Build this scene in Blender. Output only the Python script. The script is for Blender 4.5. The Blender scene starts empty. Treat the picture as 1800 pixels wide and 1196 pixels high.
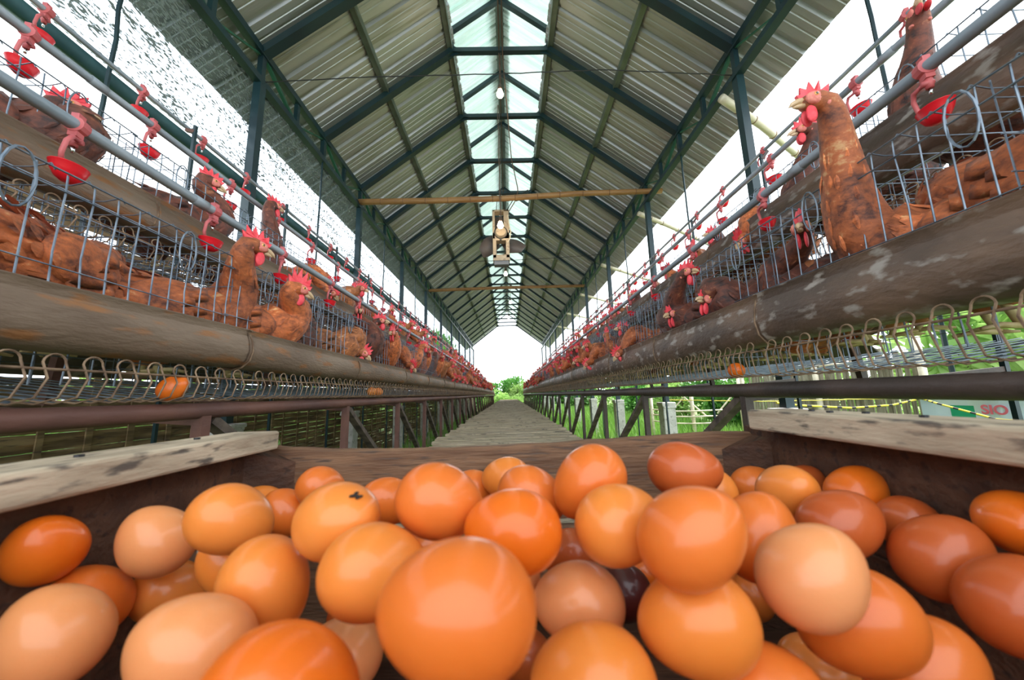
import bpy, math, random
from mathutils import Vector, Matrix, noise
rnd = random.Random(11)
PI = math.pi
scene = bpy.context.scene
col = scene.collection
V = Vector

# ------------------------------------------------------------------ camera
cd = bpy.data.cameras.new('camera'); cam = bpy.data.objects.new('camera', cd); col.objects.link(cam)
R_, U_, F_ = V((0.99959, -0.00905, -0.02705)), V((0.02529, -0.15759, 0.98718)), V((0.0132, 0.98746, 0.1573))
m = Matrix((R_, U_, -F_)).transposed().to_4x4()
cam.matrix_world = m
cd.sensor_width = 36; cd.sensor_fit = 'HORIZONTAL'; cd.lens = 12.0
cd.clip_start = 0.01; cd.clip_end = 300
cd.dof.use_dof = True; cd.dof.focus_distance = 1.3; cd.dof.aperture_fstop = 6.5
scene.camera = cam
# ------------------------------------------------------------------ world, exposure
w = bpy.data.worlds.new('sky'); scene.world = w; w.use_nodes = True
bg = w.node_tree.nodes['Background']
bg.inputs[0].default_value = (0.86, 0.94, 1.0, 1); bg.inputs[1].default_value = 1.0
sd = bpy.data.lights.new('sun', 'SUN'); sd.energy = 2.2; sd.angle = math.radians(12); sd.color = (1, .96, .88)
sun = bpy.data.objects.new('sun', sd); col.objects.link(sun); sun.rotation_euler = (0, math.radians(28), math.radians(20))
scene.view_settings.view_transform = 'Standard'; scene.view_settings.look = 'None'
scene.view_settings.gamma = 1; scene.view_settings.exposure = 1.88
scene.cycles.max_bounces = 7; scene.cycles.diffuse_bounces = 4; scene.cycles.glossy_bounces = 3
scene.cycles.transparent_max_bounces = 12
scene.cycles.sample_clamp_indirect = 6
scene.cycles.use_denoising = True

# ------------------------------------------------------------------ materials
MATS = {}
def mat(name, c1, c2=None, rough=.6, metal=0, scale=8, stretch=(1, 1, 1), detail=5, lo=.35, hi=.65, bump=0, bscale=None,
        spec=.5, coat=0, c3=None, vary=0, trans=0, sss=0, coatr=.2):
    if name in MATS: return MATS[name]
    mt = bpy.data.materials.new(name); mt.use_nodes = True; nt = mt.node_tree; N = nt.nodes; L = nt.links
    b = N['Principled BSDF']
    b.inputs['Roughness'].default_value = rough; b.inputs['Metallic'].default_value = metal
    b.inputs['Specular IOR Level'].default_value = spec
    b.inputs['Coat Weight'].default_value = coat; b.inputs['Coat Roughness'].default_value = coatr
    if sss:
        b.inputs['Subsurface Weight'].default_value = sss; b.inputs['Subsurface Radius'].default_value = (.01, .004, .002); b.inputs['Subsurface Scale'].default_value = .5
    tc = N.new('ShaderNodeTexCoord'); mp = N.new('ShaderNodeMapping'); L.new(tc.outputs['Object'], mp.inputs[0])
    mp.inputs['Scale'].default_value = stretch
    out = None
    if c2 is not None:
        nz = N.new('ShaderNodeTexNoise'); nz.inputs['Scale'].default_value = scale; nz.inputs['Detail'].default_value = detail
        L.new(mp.outputs[0], nz.inputs[0])
        rp = N.new('ShaderNodeValToRGB'); rp.color_ramp.elements[0].position = lo; rp.color_ramp.elements[1].position = hi
        rp.color_ramp.elements[0].color = (*c1, 1); rp.color_ramp.elements[1].color = (*c2, 1)
        L.new(nz.outputs[0], rp.inputs[0]); out = rp.outputs[0]
        if c3 is not None:
            n2 = N.new('ShaderNodeTexNoise'); n2.inputs['Scale'].default_value = scale * 3.1; n2.inputs['Detail'].default_value = 6
            L.new(mp.outputs[0], n2.inputs[0])
            r2 = N.new('ShaderNodeValToRGB'); r2.color_ramp.elements[0].position = .56; r2.color_ramp.elements[1].position = .66
            L.new(n2.outputs[0], r2.inputs[0])
            mx = N.new('ShaderNodeMix'); mx.data_type = 'RGBA'; L.new(r2.outputs[0], mx.inputs[0]); L.new(out, mx.inputs[6]); mx.inputs[7].default_value = (*c3, 1)
            out = mx.outputs[2]
    else:
        rg = N.new('ShaderNodeRGB'); rg.outputs[0].default_value = (*c1, 1); out = rg.outputs[0]
    if vary:
        oi = N.new('ShaderNodeObjectInfo'); mr = N.new('ShaderNodeMapRange'); L.new(oi.outputs['Random'], mr.inputs[0])
        mr.inputs[3].default_value = 1 - vary; mr.inputs[4].default_value = 1 + vary
        hs = N.new('ShaderNodeHueSaturation'); L.new(mr.outputs[0], hs.inputs['Value']); L.new(out, hs.inputs['Color']); out = hs.outputs[0]
    L.new(out, b.inputs['Base Color'])
    if bump:
        nb = N.new('ShaderNodeTexNoise'); nb.inputs['Scale'].default_value = bscale or scale * 4; nb.inputs['Detail'].default_value = 6
        L.new(mp.outputs[0], nb.inputs[0])
        bp = N.new('ShaderNodeBump'); bp.inputs['Strength'].default_value = bump; bp.inputs['Distance'].default_value = .01
        L.new(nb.outputs[0], bp.inputs['Height']); L.new(bp.outputs[0], b.inputs['Normal'])
    if trans:
        tr = N.new('ShaderNodeBsdfTranslucent'); L.new(out, tr.inputs[0]); ms = N.new('ShaderNodeMixShader'); ms.inputs[0].default_value = trans
        L.new(b.outputs[0], ms.inputs[1]); L.new(tr.outputs[0], ms.inputs[2]); L.new(ms.outputs[0], N['Material Output'].inputs[0])
    MATS[name] = mt
    return mt

def feather_mat(name, dark, mid, tip, scale=95):
    mt = bpy.data.materials.new(name); mt.use_nodes = True; nt = mt.node_tree; N = nt.nodes; L = nt.links
    b = N['Principled BSDF']; b.inputs['Roughness'].default_value = .6; b.inputs['Sheen Weight'].default_value = .12
    tc = N.new('ShaderNodeTexCoord'); mp = N.new('ShaderNodeMapping'); L.new(tc.outputs['Object'], mp.inputs[0]); mp.inputs['Scale'].default_value = (.55, 1, .8)
    nz = N.new('ShaderNodeTexNoise'); nz.inputs['Scale'].default_value = 40; nz.inputs['Detail'].default_value = 5; L.new(mp.outputs[0], nz.inputs[0])
    mv = N.new('ShaderNodeMix'); mv.data_type = 'RGBA'; mv.inputs[0].default_value = .05; L.new(mp.outputs[0], mv.inputs[6]); L.new(nz.outputs['Color'], mv.inputs[7])
    vo = N.new('ShaderNodeTexVoronoi'); vo.inputs['Scale'].default_value = scale; L.new(mv.outputs[2], vo.inputs[0])
    n2 = N.new('ShaderNodeTexNoise'); n2.inputs['Scale'].default_value = 24; n2.inputs['Detail'].default_value = 9; n2.inputs['Roughness'].default_value = .75; L.new(mp.outputs[0], n2.inputs[0])
    ad = N.new('ShaderNodeMath'); ad.operation = 'MULTIPLY_ADD'; L.new(vo.outputs['Distance'], ad.inputs[0]); ad.inputs[1].default_value = -.22; L.new(n2.outputs[0], ad.inputs[2])
    rp = N.new('ShaderNodeValToRGB'); e = rp.color_ramp.elements
    e[0].position = .22; e[0].color = (*dark, 1); e[1].position = .58; e[1].color = (*tip, 1)
    k = e.new(.38); k.color = (*mid, 1); k = e.new(.48); k.color = (*[min(1, a * 1.35) for a in mid], 1)
    L.new(ad.outputs[0], rp.inputs[0])
    oi = N.new('ShaderNodeObjectInfo'); mr = N.new('ShaderNodeMapRange'); L.new(oi.outputs['Random'], mr.inputs[0]); mr.inputs[3].default_value = .7; mr.inputs[4].default_value = 1.2
    hs = N.new('ShaderNodeHueSaturation'); L.new(mr.outputs[0], hs.inputs['Value']); L.new(rp.outputs[0], hs.inputs['Color'])
    L.new(hs.outputs[0], b.inputs['Base Color'])
    bp = N.new('ShaderNodeBump'); bp.inputs['Strength'].default_value = .6; bp.inputs['Distance'].default_value = .005
    L.new(ad.outputs[0], bp.inputs['Height']); L.new(bp.outputs[0], b.inputs['Normal'])
    return mt

M = dict(
 steel=mat('painted_steel', (.006, .022, .032), (.010, .038, .046), rough=.42, scale=4),
 steelg=mat('green_painted_steel', (.010, .075, .045), (.02, .11, .065), rough=.45, scale=5),
 purlin=mat('purlin_steel', (.16, .20, .17), (.25, .29, .25), rough=.45, metal=.5, scale=6),
 roof=mat('zincalume_sheet', (.42, .43, .46), (.54, .55, .58), rough=.52, metal=.8, scale=1.6, stretch=(.3, 5, .3), c3=(.36, .36, .33), bump=.1, bscale=20),
 gut=mat('trough_metal', (.15, .095, .062), (.27, .19, .135), rough=.62, scale=5, stretch=(1, .7, 2.5), c3=(.30, .13, .05), bump=.3, bscale=60),
 gut2=mat('trough_metal_stained', (.085, .055, .040), (.19, .115, .075), rough=.5, scale=7, stretch=(1, .8, 1.6), c3=(.34, .295, .26), bump=.35, bscale=50),
 wire=mat('galvanised_wire', (.10, .13, .17), (.22, .26, .31), rough=.42, metal=.6, scale=30),
 rust=mat('rusty_wire', (.13, .075, .045), (.32, .21, .13), rough=.75, scale=40, metal=.2),
 rustpipe=mat('rusty_pipe', (.10, .045, .04), (.20, .085, .06), rough=.6, scale=7, stretch=(1, .5, 1), bump=.25, bscale=50),
 darkpipe=mat('dark_pipe', (.035, .025, .022), (.085, .055, .045), rough=.55, scale=7, bump=.25, bscale=50),
 pvc=mat('grey_water_pipe', (.20, .24, .28), (.33, .36, .40), rough=.38, scale=14, stretch=(1, .4, 1)),
 red=mat('red_plastic', (.85, .015, .03), rough=.32, trans=.25),
 redclip=mat('faded_red_plastic', (.45, .09, .10), (.62, .13, .13), rough=.5, scale=30),
 chrome=mat('bright_steel', (.7, .72, .75), rough=.2, metal=1),
 comb=mat('comb_skin', (.78, .04, .06), (.88, .10, .12), rough=.5, scale=60, bump=.2, bscale=200, sss=.12),
 face=mat('face_skin', (.70, .16, .13), (.82, .28, .22), rough=.6, scale=90, bump=.3, bscale=250),
 beak=mat('beak_horn', (.55, .36, .20), (.72, .50, .32), rough=.4, scale=40),
 eye=mat('eye_amber', (.75, .33, .05), rough=.15, coat=1), pupil=mat('pupil_black', (.005, .004, .004), rough=.1, coat=1),
 leg=mat('leg_scale', (.55, .40, .20), (.70, .55, .32), rough=.6, scale=60),
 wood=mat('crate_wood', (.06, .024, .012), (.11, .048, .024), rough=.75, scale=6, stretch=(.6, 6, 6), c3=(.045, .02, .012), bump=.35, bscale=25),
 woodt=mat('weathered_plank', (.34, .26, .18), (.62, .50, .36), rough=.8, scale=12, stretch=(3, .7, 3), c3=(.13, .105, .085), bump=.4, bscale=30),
 woodx=mat('crate_end_wood', (.13, .062, .032), (.24, .125, .065), rough=.75, scale=9, stretch=(.8, 7, 7), c3=(.10, .06, .04), bump=.35, bscale=30),
 bamboo=mat('bamboo_pole', (.26, .12, .04), (.40, .21, .08), rough=.45, scale=5, stretch=(.5, 4, 4), c3=(.26, .13, .05)),
 bamboow=mat('pale_bamboo', (.62, .54, .40), (.78, .70, .55), rough=.5, scale=6, stretch=(.5, 4, 4)),
 bamnode=mat('bamboo_joint', (.22, .11, .05), rough=.6),
 weave=mat('woven_bamboo', (.09, .055, .025), (.30, .20, .095), rough=.7, scale=6, stretch=(1, .6, 6), c3=(.09, .06, .04), vary=.0),
 walk=mat('walkway_slats', (.34, .27, .18), (.56, .46, .33), rough=.8, scale=9, stretch=(.7, 7, 1), c3=(.16, .13, .10), bump=.3, bscale=40),
 conc=mat('concrete', (.48, .46, .43), (.66, .64, .60), rough=.85, scale=9, c3=(.36, .34, .31), bump=.4, bscale=60),
 grass=mat('grass_blade', (.10, .24, .03), (.22, .42, .07), rough=.6, scale=1.3, trans=.35),
 ground=mat('ground_soil', (.08, .13, .03), (.22, .24, .10), rough=.9, scale=1.1, bump=.4, bscale=14),
 leaf=mat('leaf_green', (.05, .19, .03), (.15, .36, .06), rough=.5, scale=2.2, trans=.4, vary=.25),
 leafb=mat('leaf_bright', (.18, .36, .07), (.40, .56, .18), rough=.45, scale=2.5, trans=.45, vary=.2),
 trunk=mat('tree_bark', (.10, .07, .05), (.18, .13, .09), rough=.9, scale=10),
 fence=mat('fence_slats', (.24, .20, .15), (.46, .41, .34), rough=.8, scale=3, stretch=(1, 9, .6), c3=(.16, .13, .10)),
 tarp=mat('printed_tarp', (.50, .62, .80), (.62, .72, .86), rough=.5, scale=3), tarpw=mat('white_tarp', (.80, .82, .85), (.88, .9, .92), rough=.5, scale=3),
 green=mat('tarp_green', (.01, .36, .20), rough=.5), redink=mat('tarp_red', (.62, .12, .18), rough=.5),
 yellow=mat('yellow_hose', (.75, .62, .05), rough=.4), black=mat('black_rubber', (.02, .02, .02), rough=.6),
 cord=mat('brown_cord', (.10, .06, .045), (.16, .10, .07), rough=.7, scale=20), thin=mat('thin_wire', (.03, .03, .035), rough=.5, metal=.4),
 fanbody=mat('fan_housing', (.40, .30, .20), (.52, .40, .28), rough=.5, scale=9, c3=(.30, .22, .16)), blade=mat('fan_blade', (.10, .075, .07), (.16, .12, .10), rough=.5, scale=8),
 socket=mat('lamp_socket', (.08, .05, .035), rough=.5),
 hem=mat('dark_hem', (.02, .07, .08), (.04, .11, .12), rough=.7, scale=10),
 dirt=mat('egg_dirt', (.03, .02, .015), rough=.9),
)
M['f1'] = feather_mat('rust_feathers', (.10, .020, .007), (.43, .105, .026), (.75, .38, .16))
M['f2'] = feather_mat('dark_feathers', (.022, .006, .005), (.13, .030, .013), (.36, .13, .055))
M['f3'] = feather_mat('pale_feathers', (.14, .04, .014), (.40, .13, .04), (.75, .50, .30))
EC = [((.80, .29, .10), (.84, .33, .13)), ((.78, .215, .030), (.82, .25, .045)), ((.70, .15, .018), (.76, .18, .028)),
      ((.76, .135, .006), (.82, .17, .012)), ((.48, .082, .015), (.54, .11, .022)), ((.07, .010, .008), (.10, .016, .012))]
EM = [mat('eggshell_' + n, a, b, rough=.45, scale=14, coat=.5, coatr=.17, spec=.25, bump=.04, bscale=400, sss=.1)
      for n, (a, b) in zip(('pale', 'tan', 'brown', 'orange', 'deep', 'maroon'), EC)]

# netting: dark knitted shade cloth with tiny open holes
def net_mat():
    mt = bpy.data.materials.new('shade_netting'); mt.use_nodes = True; nt = mt.node_tree; N = nt.nodes; L = nt.links
    b = N['Principled BSDF']; b.inputs['Base Color'].default_value = (.16, .19, .18, 1); b.inputs['Roughness'].default_value = .8
    tc = N.new('ShaderNodeTexCoord')
    mp = N.new('ShaderNodeMapping'); mp.inputs['Scale'].default_value = (1, .45, 1.1); L.new(tc.outputs['Object'], mp.inputs[0])
    nz = N.new('ShaderNodeTexNoise'); nz.inputs['Scale'].default_value = 95; nz.inputs['Detail'].default_value = 3; L.new(mp.outputs[0], nz.inputs[0])
    n3 = N.new('ShaderNodeTexNoise'); n3.inputs['Scale'].default_value = 7; n3.inputs['Detail'].default_value = 3; L.new(mp.outputs[0], n3.inputs[0])
    wv = N.new('ShaderNodeTexWave'); wv.bands_direction = 'Z'; wv.inputs['Scale'].default_value = 3.2; wv.inputs['Distortion'].default_value = .6; L.new(tc.outputs['Object'], wv.inputs[0])
    a = N.new('ShaderNodeMath'); a.operation = 'MULTIPLY_ADD'; L.new(wv.outputs['Fac'], a.inputs[0]); a.inputs[1].default_value = -.07; L.new(nz.outputs[0], a.inputs[2])
    c = N.new('ShaderNodeMath'); c.operation = 'MULTIPLY_ADD'; L.new(n3.outputs[0], c.inputs[0]); c.inputs[1].default_value = .35; L.new(a.outputs[0], c.inputs[2])
    r = N.new('ShaderNodeValToRGB'); r.color_ramp.elements[0].position = .635; r.color_ramp.elements[1].position = .73; L.new(c.outputs[0], r.inputs[0])
    t = N.new('ShaderNodeBsdfTransparent'); t.inputs[0].default_value = (.75, .80, .84, 1); ms = N.new('ShaderNodeMixShader')
    L.new(r.outputs[0], ms.inputs[0]); L.new(t.outputs[0], ms.inputs[1]); L.new(b.outputs[0], ms.inputs[2]); L.new(ms.outputs[0], N['Material Output'].inputs[0])
    return mt
M['net'] = net_mat()
def bright_ridge():   # metal ridge sheet, translucency added to make it brighter
    mt = mat('brightened_ridge_sheet', (.74, .85, .81), (.90, .94, .93), rough=.25, scale=2.5, stretch=(.3, 9, .3), metal=.3, trans=.42)
    return mt
M['bright_ridge'] = bright_ridge()
def glow(name, c, s):
    mt = bpy.data.materials.new(name); mt.use_nodes = True; b = mt.node_tree.nodes['Principled BSDF']
    b.inputs['Base Color'].default_value = (1, .95, .85, 1); b.inputs['Emission Color'].default_value = (*c, 1); b.inputs['Emission Strength'].default_value = s
    return mt
M['bulb'] = glow('lit_bulb', (1, .78, .5), 14)

# ------------------------------------------------------------------ helpers
def tag(o, label=None, cat=None, group=None, kind=None):
    if label: o['label'] = label
    if cat: o['category'] = cat
    if group: o['group'] = group
    if kind: o['kind'] = kind
    return o
def empty(name, loc, label, cat, group=None, rz=0, kind=None):
    o = bpy.data.objects.new(name, None); col.objects.link(o); o.empty_display_size = .05
    o.location = loc; o.rotation_euler = (0, 0, rz)
    return tag(o, label, cat, group, kind)
class MB:
    def __init__(s): s.v = []; s.f = []; s.m = []; s.slot = 0
    def add(s, vs, fs):
        n = len(s.v); s.v += [tuple(x) for x in vs]; s.f += [tuple(i + n for i in f) for f in fs]; s.m += [s.slot] * len(fs)
        return s
    def box(s, c, d, rot=None):
        vs = [V((sx * d[0] / 2, sy * d[1] / 2, sz * d[2] / 2)) for sx in (-1, 1) for sy in (-1, 1) for sz in (-1, 1)]
        if rot is not None: vs = [rot @ q for q in vs]
        vs = [q + V(c) for q in vs]
        return s.add(vs, [(0, 1, 3, 2), (4, 6, 7, 5), (0, 4, 5, 1), (2, 3, 7, 6), (0, 2, 6, 4), (1, 5, 7, 3)])
    def beam(s, a, b, w_, h_, up=(0, 0, 1)):
        a, b = V(a), V(b); t = (b - a).normalized(); up = V(up)
        if abs(t.dot(up)) > .98: up = V((0, 1, 0))
        x = t.cross(up).normalized(); y = x.cross(t)
        vs = [p + x * (i * w_ / 2) + y * (j * h_ / 2) for p in (a, b) for i, j in ((-1, -1), (1, -1), (1, 1), (-1, 1))]
        return s.add(vs, [(3, 2, 1, 0), (4, 5, 6, 7), (0, 1, 5, 4), (1, 2, 6, 5), (2, 3, 7, 6), (3, 0, 4, 7)])
    def tube(s, pts, r, n=5, closed=False, cap=True):
        pts = [V(p) for p in pts]; k = len(pts); rs = r if isinstance(r, (list, tuple)) else [r] * k
        side = None; vs = []
        for i, p in enumerate(pts):
            a = pts[(i - 1) % k] if (closed or i) else p; b = pts[(i + 1) % k] if (closed or i < k - 1) else p
            t = (b - a)
            t = t.normalized() if t.length > 1e-9 else V((0, 0, 1))
            if side is None:
                side = t.orthogonal().normalized()
            side = (side - t * side.dot(t))
            side = side.normalized() if side.length > 1e-6 else t.orthogonal().normalized()
            up = t.cross(side)
            for j in range(n):
                an = 2 * PI * j / n
                vs.append(p + (side * math.cos(an) + up * math.sin(an)) * rs[i])
        fs = []
        for i in range(k if closed else k - 1):
            i2 = (i + 1) % k
            for j in range(n):
                j2 = (j + 1) % n; fs.append((i * n + j, i * n + j2, i2 * n + j2, i2 * n + j))
        if cap and not closed:
            fs.append(tuple(range(n - 1, -1, -1))); fs.append(tuple((k - 1) * n + j for j in range(n)))
        return s.add(vs, fs)
    def ell(s, c, d, nu=10, nv=7, rot=None):
        vs = []; fs = []; c = V(c)
        for i in range(nv + 1):
            a = PI * i / nv
            for j in range(nu):
                b = 2 * PI * j / nu; q = V((math.sin(a) * math.cos(b) * d[0], math.sin(a) * math.sin(b) * d[1], math.cos(a) * d[2]))
                if rot is not None: q = rot @ q
                vs.append(c + q)
        for i in range(nv):
            for j in range(nu):
                j2 = (j + 1) % nu; fs.append((i * nu + j, (i + 1) * nu + j, (i + 1) * nu + j2, i * nu + j2))
        return s.add(vs, fs)
    def mesh(s, name, mats, off=(0, 0, 0), smooth=False):
        me = bpy.data.meshes.new(name); o = V(off)
        me.from_pydata([V(q) - o for q in s.v], [], s.f)
        for mt in (mats if isinstance(mats, (list, tuple)) else [mats]): me.materials.append(mt)
        if any(s.m): me.polygons.foreach_set('material_index', s.m)
        if smooth: me.polygons.foreach_set('use_smooth', [True] * len(s.f))
        me.update(); return me
    def build(s, name, mats, parent=None, off=None, smooth=False):
        if off is None: off = parent.location if parent is not None else (0, 0, 0)
        o = bpy.data.objects.new(name, s.mesh(name, mats, off, smooth)); col.objects.link(o)
        if parent is not None: o.parent = parent
        elif off is not None: o.location = off
        return o
def bevel(o, w_=.003, seg=2):
    b = o.modifiers.new('bevel', 'BEVEL'); b.width = w_; b.segments = seg; b.limit_method = 'ANGLE'; b.angle_limit = .6; return o
KIDS = {}
def kids(o):
    return list(o.children)
def dup(root, loc, rz=None, label=None, group=None, skip=()):
    r = root.copy(); col.objects.link(r); r.location = loc
    if rz is not None: r.rotation_euler = (0, 0, rz)
    if label: r['label'] = label
    if group: r['group'] = group
    elif 'group' in r and group is not None: del r['group']
    for ch in kids(root):
        if ch.name.split('.')[0] in skip: continue
        c = ch.copy(); col.objects.link(c); c.parent = r
        for g in kids(ch):
            d = g.copy(); col.objects.link(d); d.parent = c
    return r
ORD = ['first', 'second', 'third', 'fourth', 'fifth', 'sixth', 'seventh', 'eighth', 'ninth', 'tenth', 'eleventh', 'twelfth', 'thirteenth',
       'fourteenth', 'fifteenth', 'sixteenth', 'seventeenth', 'eighteenth', 'nineteenth', 'twentieth', 'twenty-first', 'twenty-second', 'twenty-third', 'twenty-fourth',
       'twenty-fifth', 'twenty-sixth', 'twenty-seventh', 'twenty-eighth', 'twenty-ninth', 'thirtieth', 'thirty-first', 'thirty-second', 'thirty-third', 'thirty-fourth', 'thirty-fifth', 'thirty-sixth']
SN = {-1: 'left', 1: 'right'}

# ------------------------------------------------------------------ main dimensions (metres, eye at the origin)
GZ = -.78
DY = .775; TY0 = 2.779; A = .46; ZC = 3.231; ZA = 3.827; B = 1.615; ZE = 2.331; ZB = 2.115
SL = (ZC - ZE) / (B - A)
KS = list(range(-5, 18)); Y0 = TY0 + DY * KS[0] - .3; Y1 = TY0 + DY * KS[-1] + .15
ty = lambda k: TY0 + DY * k

# ground
g = MB(); nx, ny = 40, 50
xs = [-30 + 60 * i / nx for i in range(nx + 1)]; ys = [-6 + 60 * j / ny for j in range(ny + 1)]
vs = [(x, y, GZ + (noise.noise(V((x * .5, y * .5, 0))) * .04 if abs(x) > 2 else 0)) for x in xs for y in ys]
g.add(vs, [(i * (ny + 1) + j, (i + 1) * (ny + 1) + j, (i + 1) * (ny + 1) + j + 1, i * (ny + 1) + j + 1) for i in range(nx) for j in range(ny)])
tag(g.build('floor', M['ground'], smooth=True), 'green weedy ground under and around the hen house', 'ground', kind='structure')

# roof sheets
def sheet(xi, zi, xo, zo, y0, y1, name, mt, label, rib=.19):
    b = MB(); prof = []; y = y0
    while y < y1:
        for dy, dz in ((0, 0), (.012, .022), (.035, .022), (.047, 0), (.080, 0), (.084, .004), (.090, .004), (.094, 0), (.128, 0), (.132, .004), (.138, .004), (.142, 0)):
            if y + dy * rib / .19 < y1: prof.append((y + dy * rib / .19, dz))
        y += rib
    prof.append((y1, 0)); n = 9
    dx, dz_ = xo - xi, zo - zi; L_ = math.hypot(dx, dz_); nrm = V((-dz_ / L_, 0, dx / L_))
    if nrm.z < 0: nrm = -nrm
    vs = []; fs = []
    for i in range(n + 1):
        t = i / n
        for (yy, h) in prof:
            wob = .004 * noise.noise(V((t * 3, yy * 1.2, xi)))
            vs.append(V((xi + dx * t, yy, zi + dz_ * t)) + nrm * (h + wob))
    k = len(prof)
    for i in range(n):
        for j in range(k - 1): fs.append((i * k + j, i * k + j + 1, (i + 1) * k + j + 1, (i + 1) * k + j))
    nv = len(vs)
    vs2 = [v + nrm * .0015 for v in vs]
    b.add(vs, fs); b.add(vs2, [tuple(reversed(f)) for f in fs])
    return tag(b.build(name, mt), label, 'roof', kind='structure')
lift = .075
for s in (-1, 1):
    xo = 1.97; sheet(s * (A - .03), ZC + .023 + lift, s * xo, ZE - SL * (xo - B) + lift, Y0, Y1, 'ceiling', M['roof'], 'grey ribbed metal roof sheets on the %s slope' % SN[s])
    sheet(s * .04, ZA - .03 + lift, s * .66, ZA - SL * .66 + lift, Y0, Y1, 'ceiling', M['bright_ridge'], 'pale ridge sheets made translucent for brightness on the %s side of the raised ridge' % SN[s], rib=.13)
rc = MB()
for s in (-1, 1):
    a = V((0, 0, ZA + lift + .03)); b_ = V((s * .11, 0, ZA - SL * .11 + lift + .035))
    rc.beam(a + V((0, (Y0 + Y1) / 2, 0)) - V((0, 0, 0)), b_ + V((0, (Y0 + Y1) / 2, 0)), .0, .0) if False else None
    rc.add([(0, Y0, a.z), (0, Y1, a.z), (s * .11, Y1, b_.z), (s * .11, Y0, b_.z), (0, Y0, a.z + .003), (0, Y1, a.z + .003), (s * .11, Y1, b_.z + .003), (s * .11, Y0, b_.z + .003)],
           [(0, 1, 2, 3), (7, 6, 5, 4), (2, 6, 7, 3), (0, 3, 7, 4), (1, 5, 6, 2)])
tag(rc.build('trim_1', M['purlin']), 'grey metal ridge cap along the top of the roof', 'ridge cap', kind='structure')
# purlins
n_ = 2
for s in (-1, 1):
    for (x, z, nm, w_) in ((A + .015, ZC + .045, 'purlin along the open ridge gap', .05), (1.06, ZE + SL * (B - 1.06) + .045, 'purlin halfway down the slope', .05), (.50, ZA - SL * .50 + .04, 'purlin under the ridge sheets', .04)):
        p = MB(); n_ += 1
        p.beam((s * x, Y0, z), (s * x, Y1, z), w_, .05)
        p.beam((s * (x - .022), Y0, z - .028), (s * (x - .022), Y1, z - .028), .006, .02)
        tag(p.build('trim_%d' % n_, M['purlin']), 'grey steel %s, %s side' % (nm, SN[s]), 'purlin', kind='structure')

# trusses
def truss_mesh():
    r = MB()
    for s in (-1, 1):
        r.beam((s * (B + .02), 0, ZE - .015), (s * A, 0, ZC), .05, .06, up=(0, 1, 0))
    rt = MB()
    for s in (-1, 1):
        rt.beam((s * A, 0, ZC), (s * A, 0, ZC + .17), .035, .04); rt.beam((s * (A + .07), 0, ZA - SL * (A + .07)), (0, 0, ZA), .04, .045, up=(0, 1, 0))
    c = MB(); c.beam((-A, 0, ZC + .005), (A, 0, ZC + .005), .045, .045)
    g_ = MB()
    for s in (-1, 1):
        for dz, q in ((.10, 1), (-.01, -1)):
            g_.add([(s * (A + .01), y, ZC + .08) if q > 0 else (s * (A + .07), y, ZC - .07) for y in (-.004, .004)] +
                   [(s * (A - .11), y, ZC + .012 * q) for y in (-.004, .004)] + [(s * (A + .05), y, ZC) for y in (-.004, .004)],
                   [(0, 2, 4), (5, 3, 1), (0, 1, 3, 2), (2, 3, 5, 4), (4, 5, 1, 0)])
    return r, rt, c, g_
tm = [b.mesh(n, M['steel']) for b, n in zip(truss_mesh(), ('rafters', 'ridge_frame', 'collar_tie', 'gusset_plates'))]
for i, k in enumerate(KS):
    e = empty('roof_truss', (0, ty(k), 0), 'dark teal steel roof truss with collar tie, %s from the far end' % ORD[len(KS) - 1 - i], 'roof truss', 'roof trusses', kind='structure')
    for me, n in zip(tm, ('rafters', 'ridge_frame', 'collar_tie', 'gusset_plates')):
        o = bpy.data.objects.new(n, me); col.objects.link(o); o.parent = e
# eave lattice girders
for s in (-1, 1):
    e = empty('eave_girder', (s * B, Y0, ZB), 'dark green steel lattice girder along the %s eave' % SN[s], 'girder', kind='structure')
    t = MB(); t.beam((s * B, Y0, ZE), (s * B, Y1, ZE), .05, .05); t.build('top_chord', M['steel'], e)
    t = MB(); t.beam((s * B, Y0, ZB), (s * B, Y1, ZB), .05, .045); t.beam((s * (B - .03), Y0, ZB - .015), (s * (B - .03), Y1, ZB - .015), .01, .03) if s > 0 else None; t.build('bottom_chord', M['steel'], e)
    t = MB(); u = MB()
    for k in KS[:-1]:
        y = ty(k); h = DY / 2
        t.beam((s * B, y, ZE), (s * B, y, ZB), .035, .035); t.beam((s * B, y + h, ZE), (s * B, y + h, ZB), .03, .03)
        u.beam((s * B, y, ZE), (s * B, y + h - .02, ZB + .02), .022, .022); u.beam((s * B, y + DY - .02, ZE - .02), (s * B, y + h + .02, ZB + .02), .012, .012)
    t.build('uprights', M['steel'], e); u.build('diagonals', M['steelg'], e)
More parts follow.
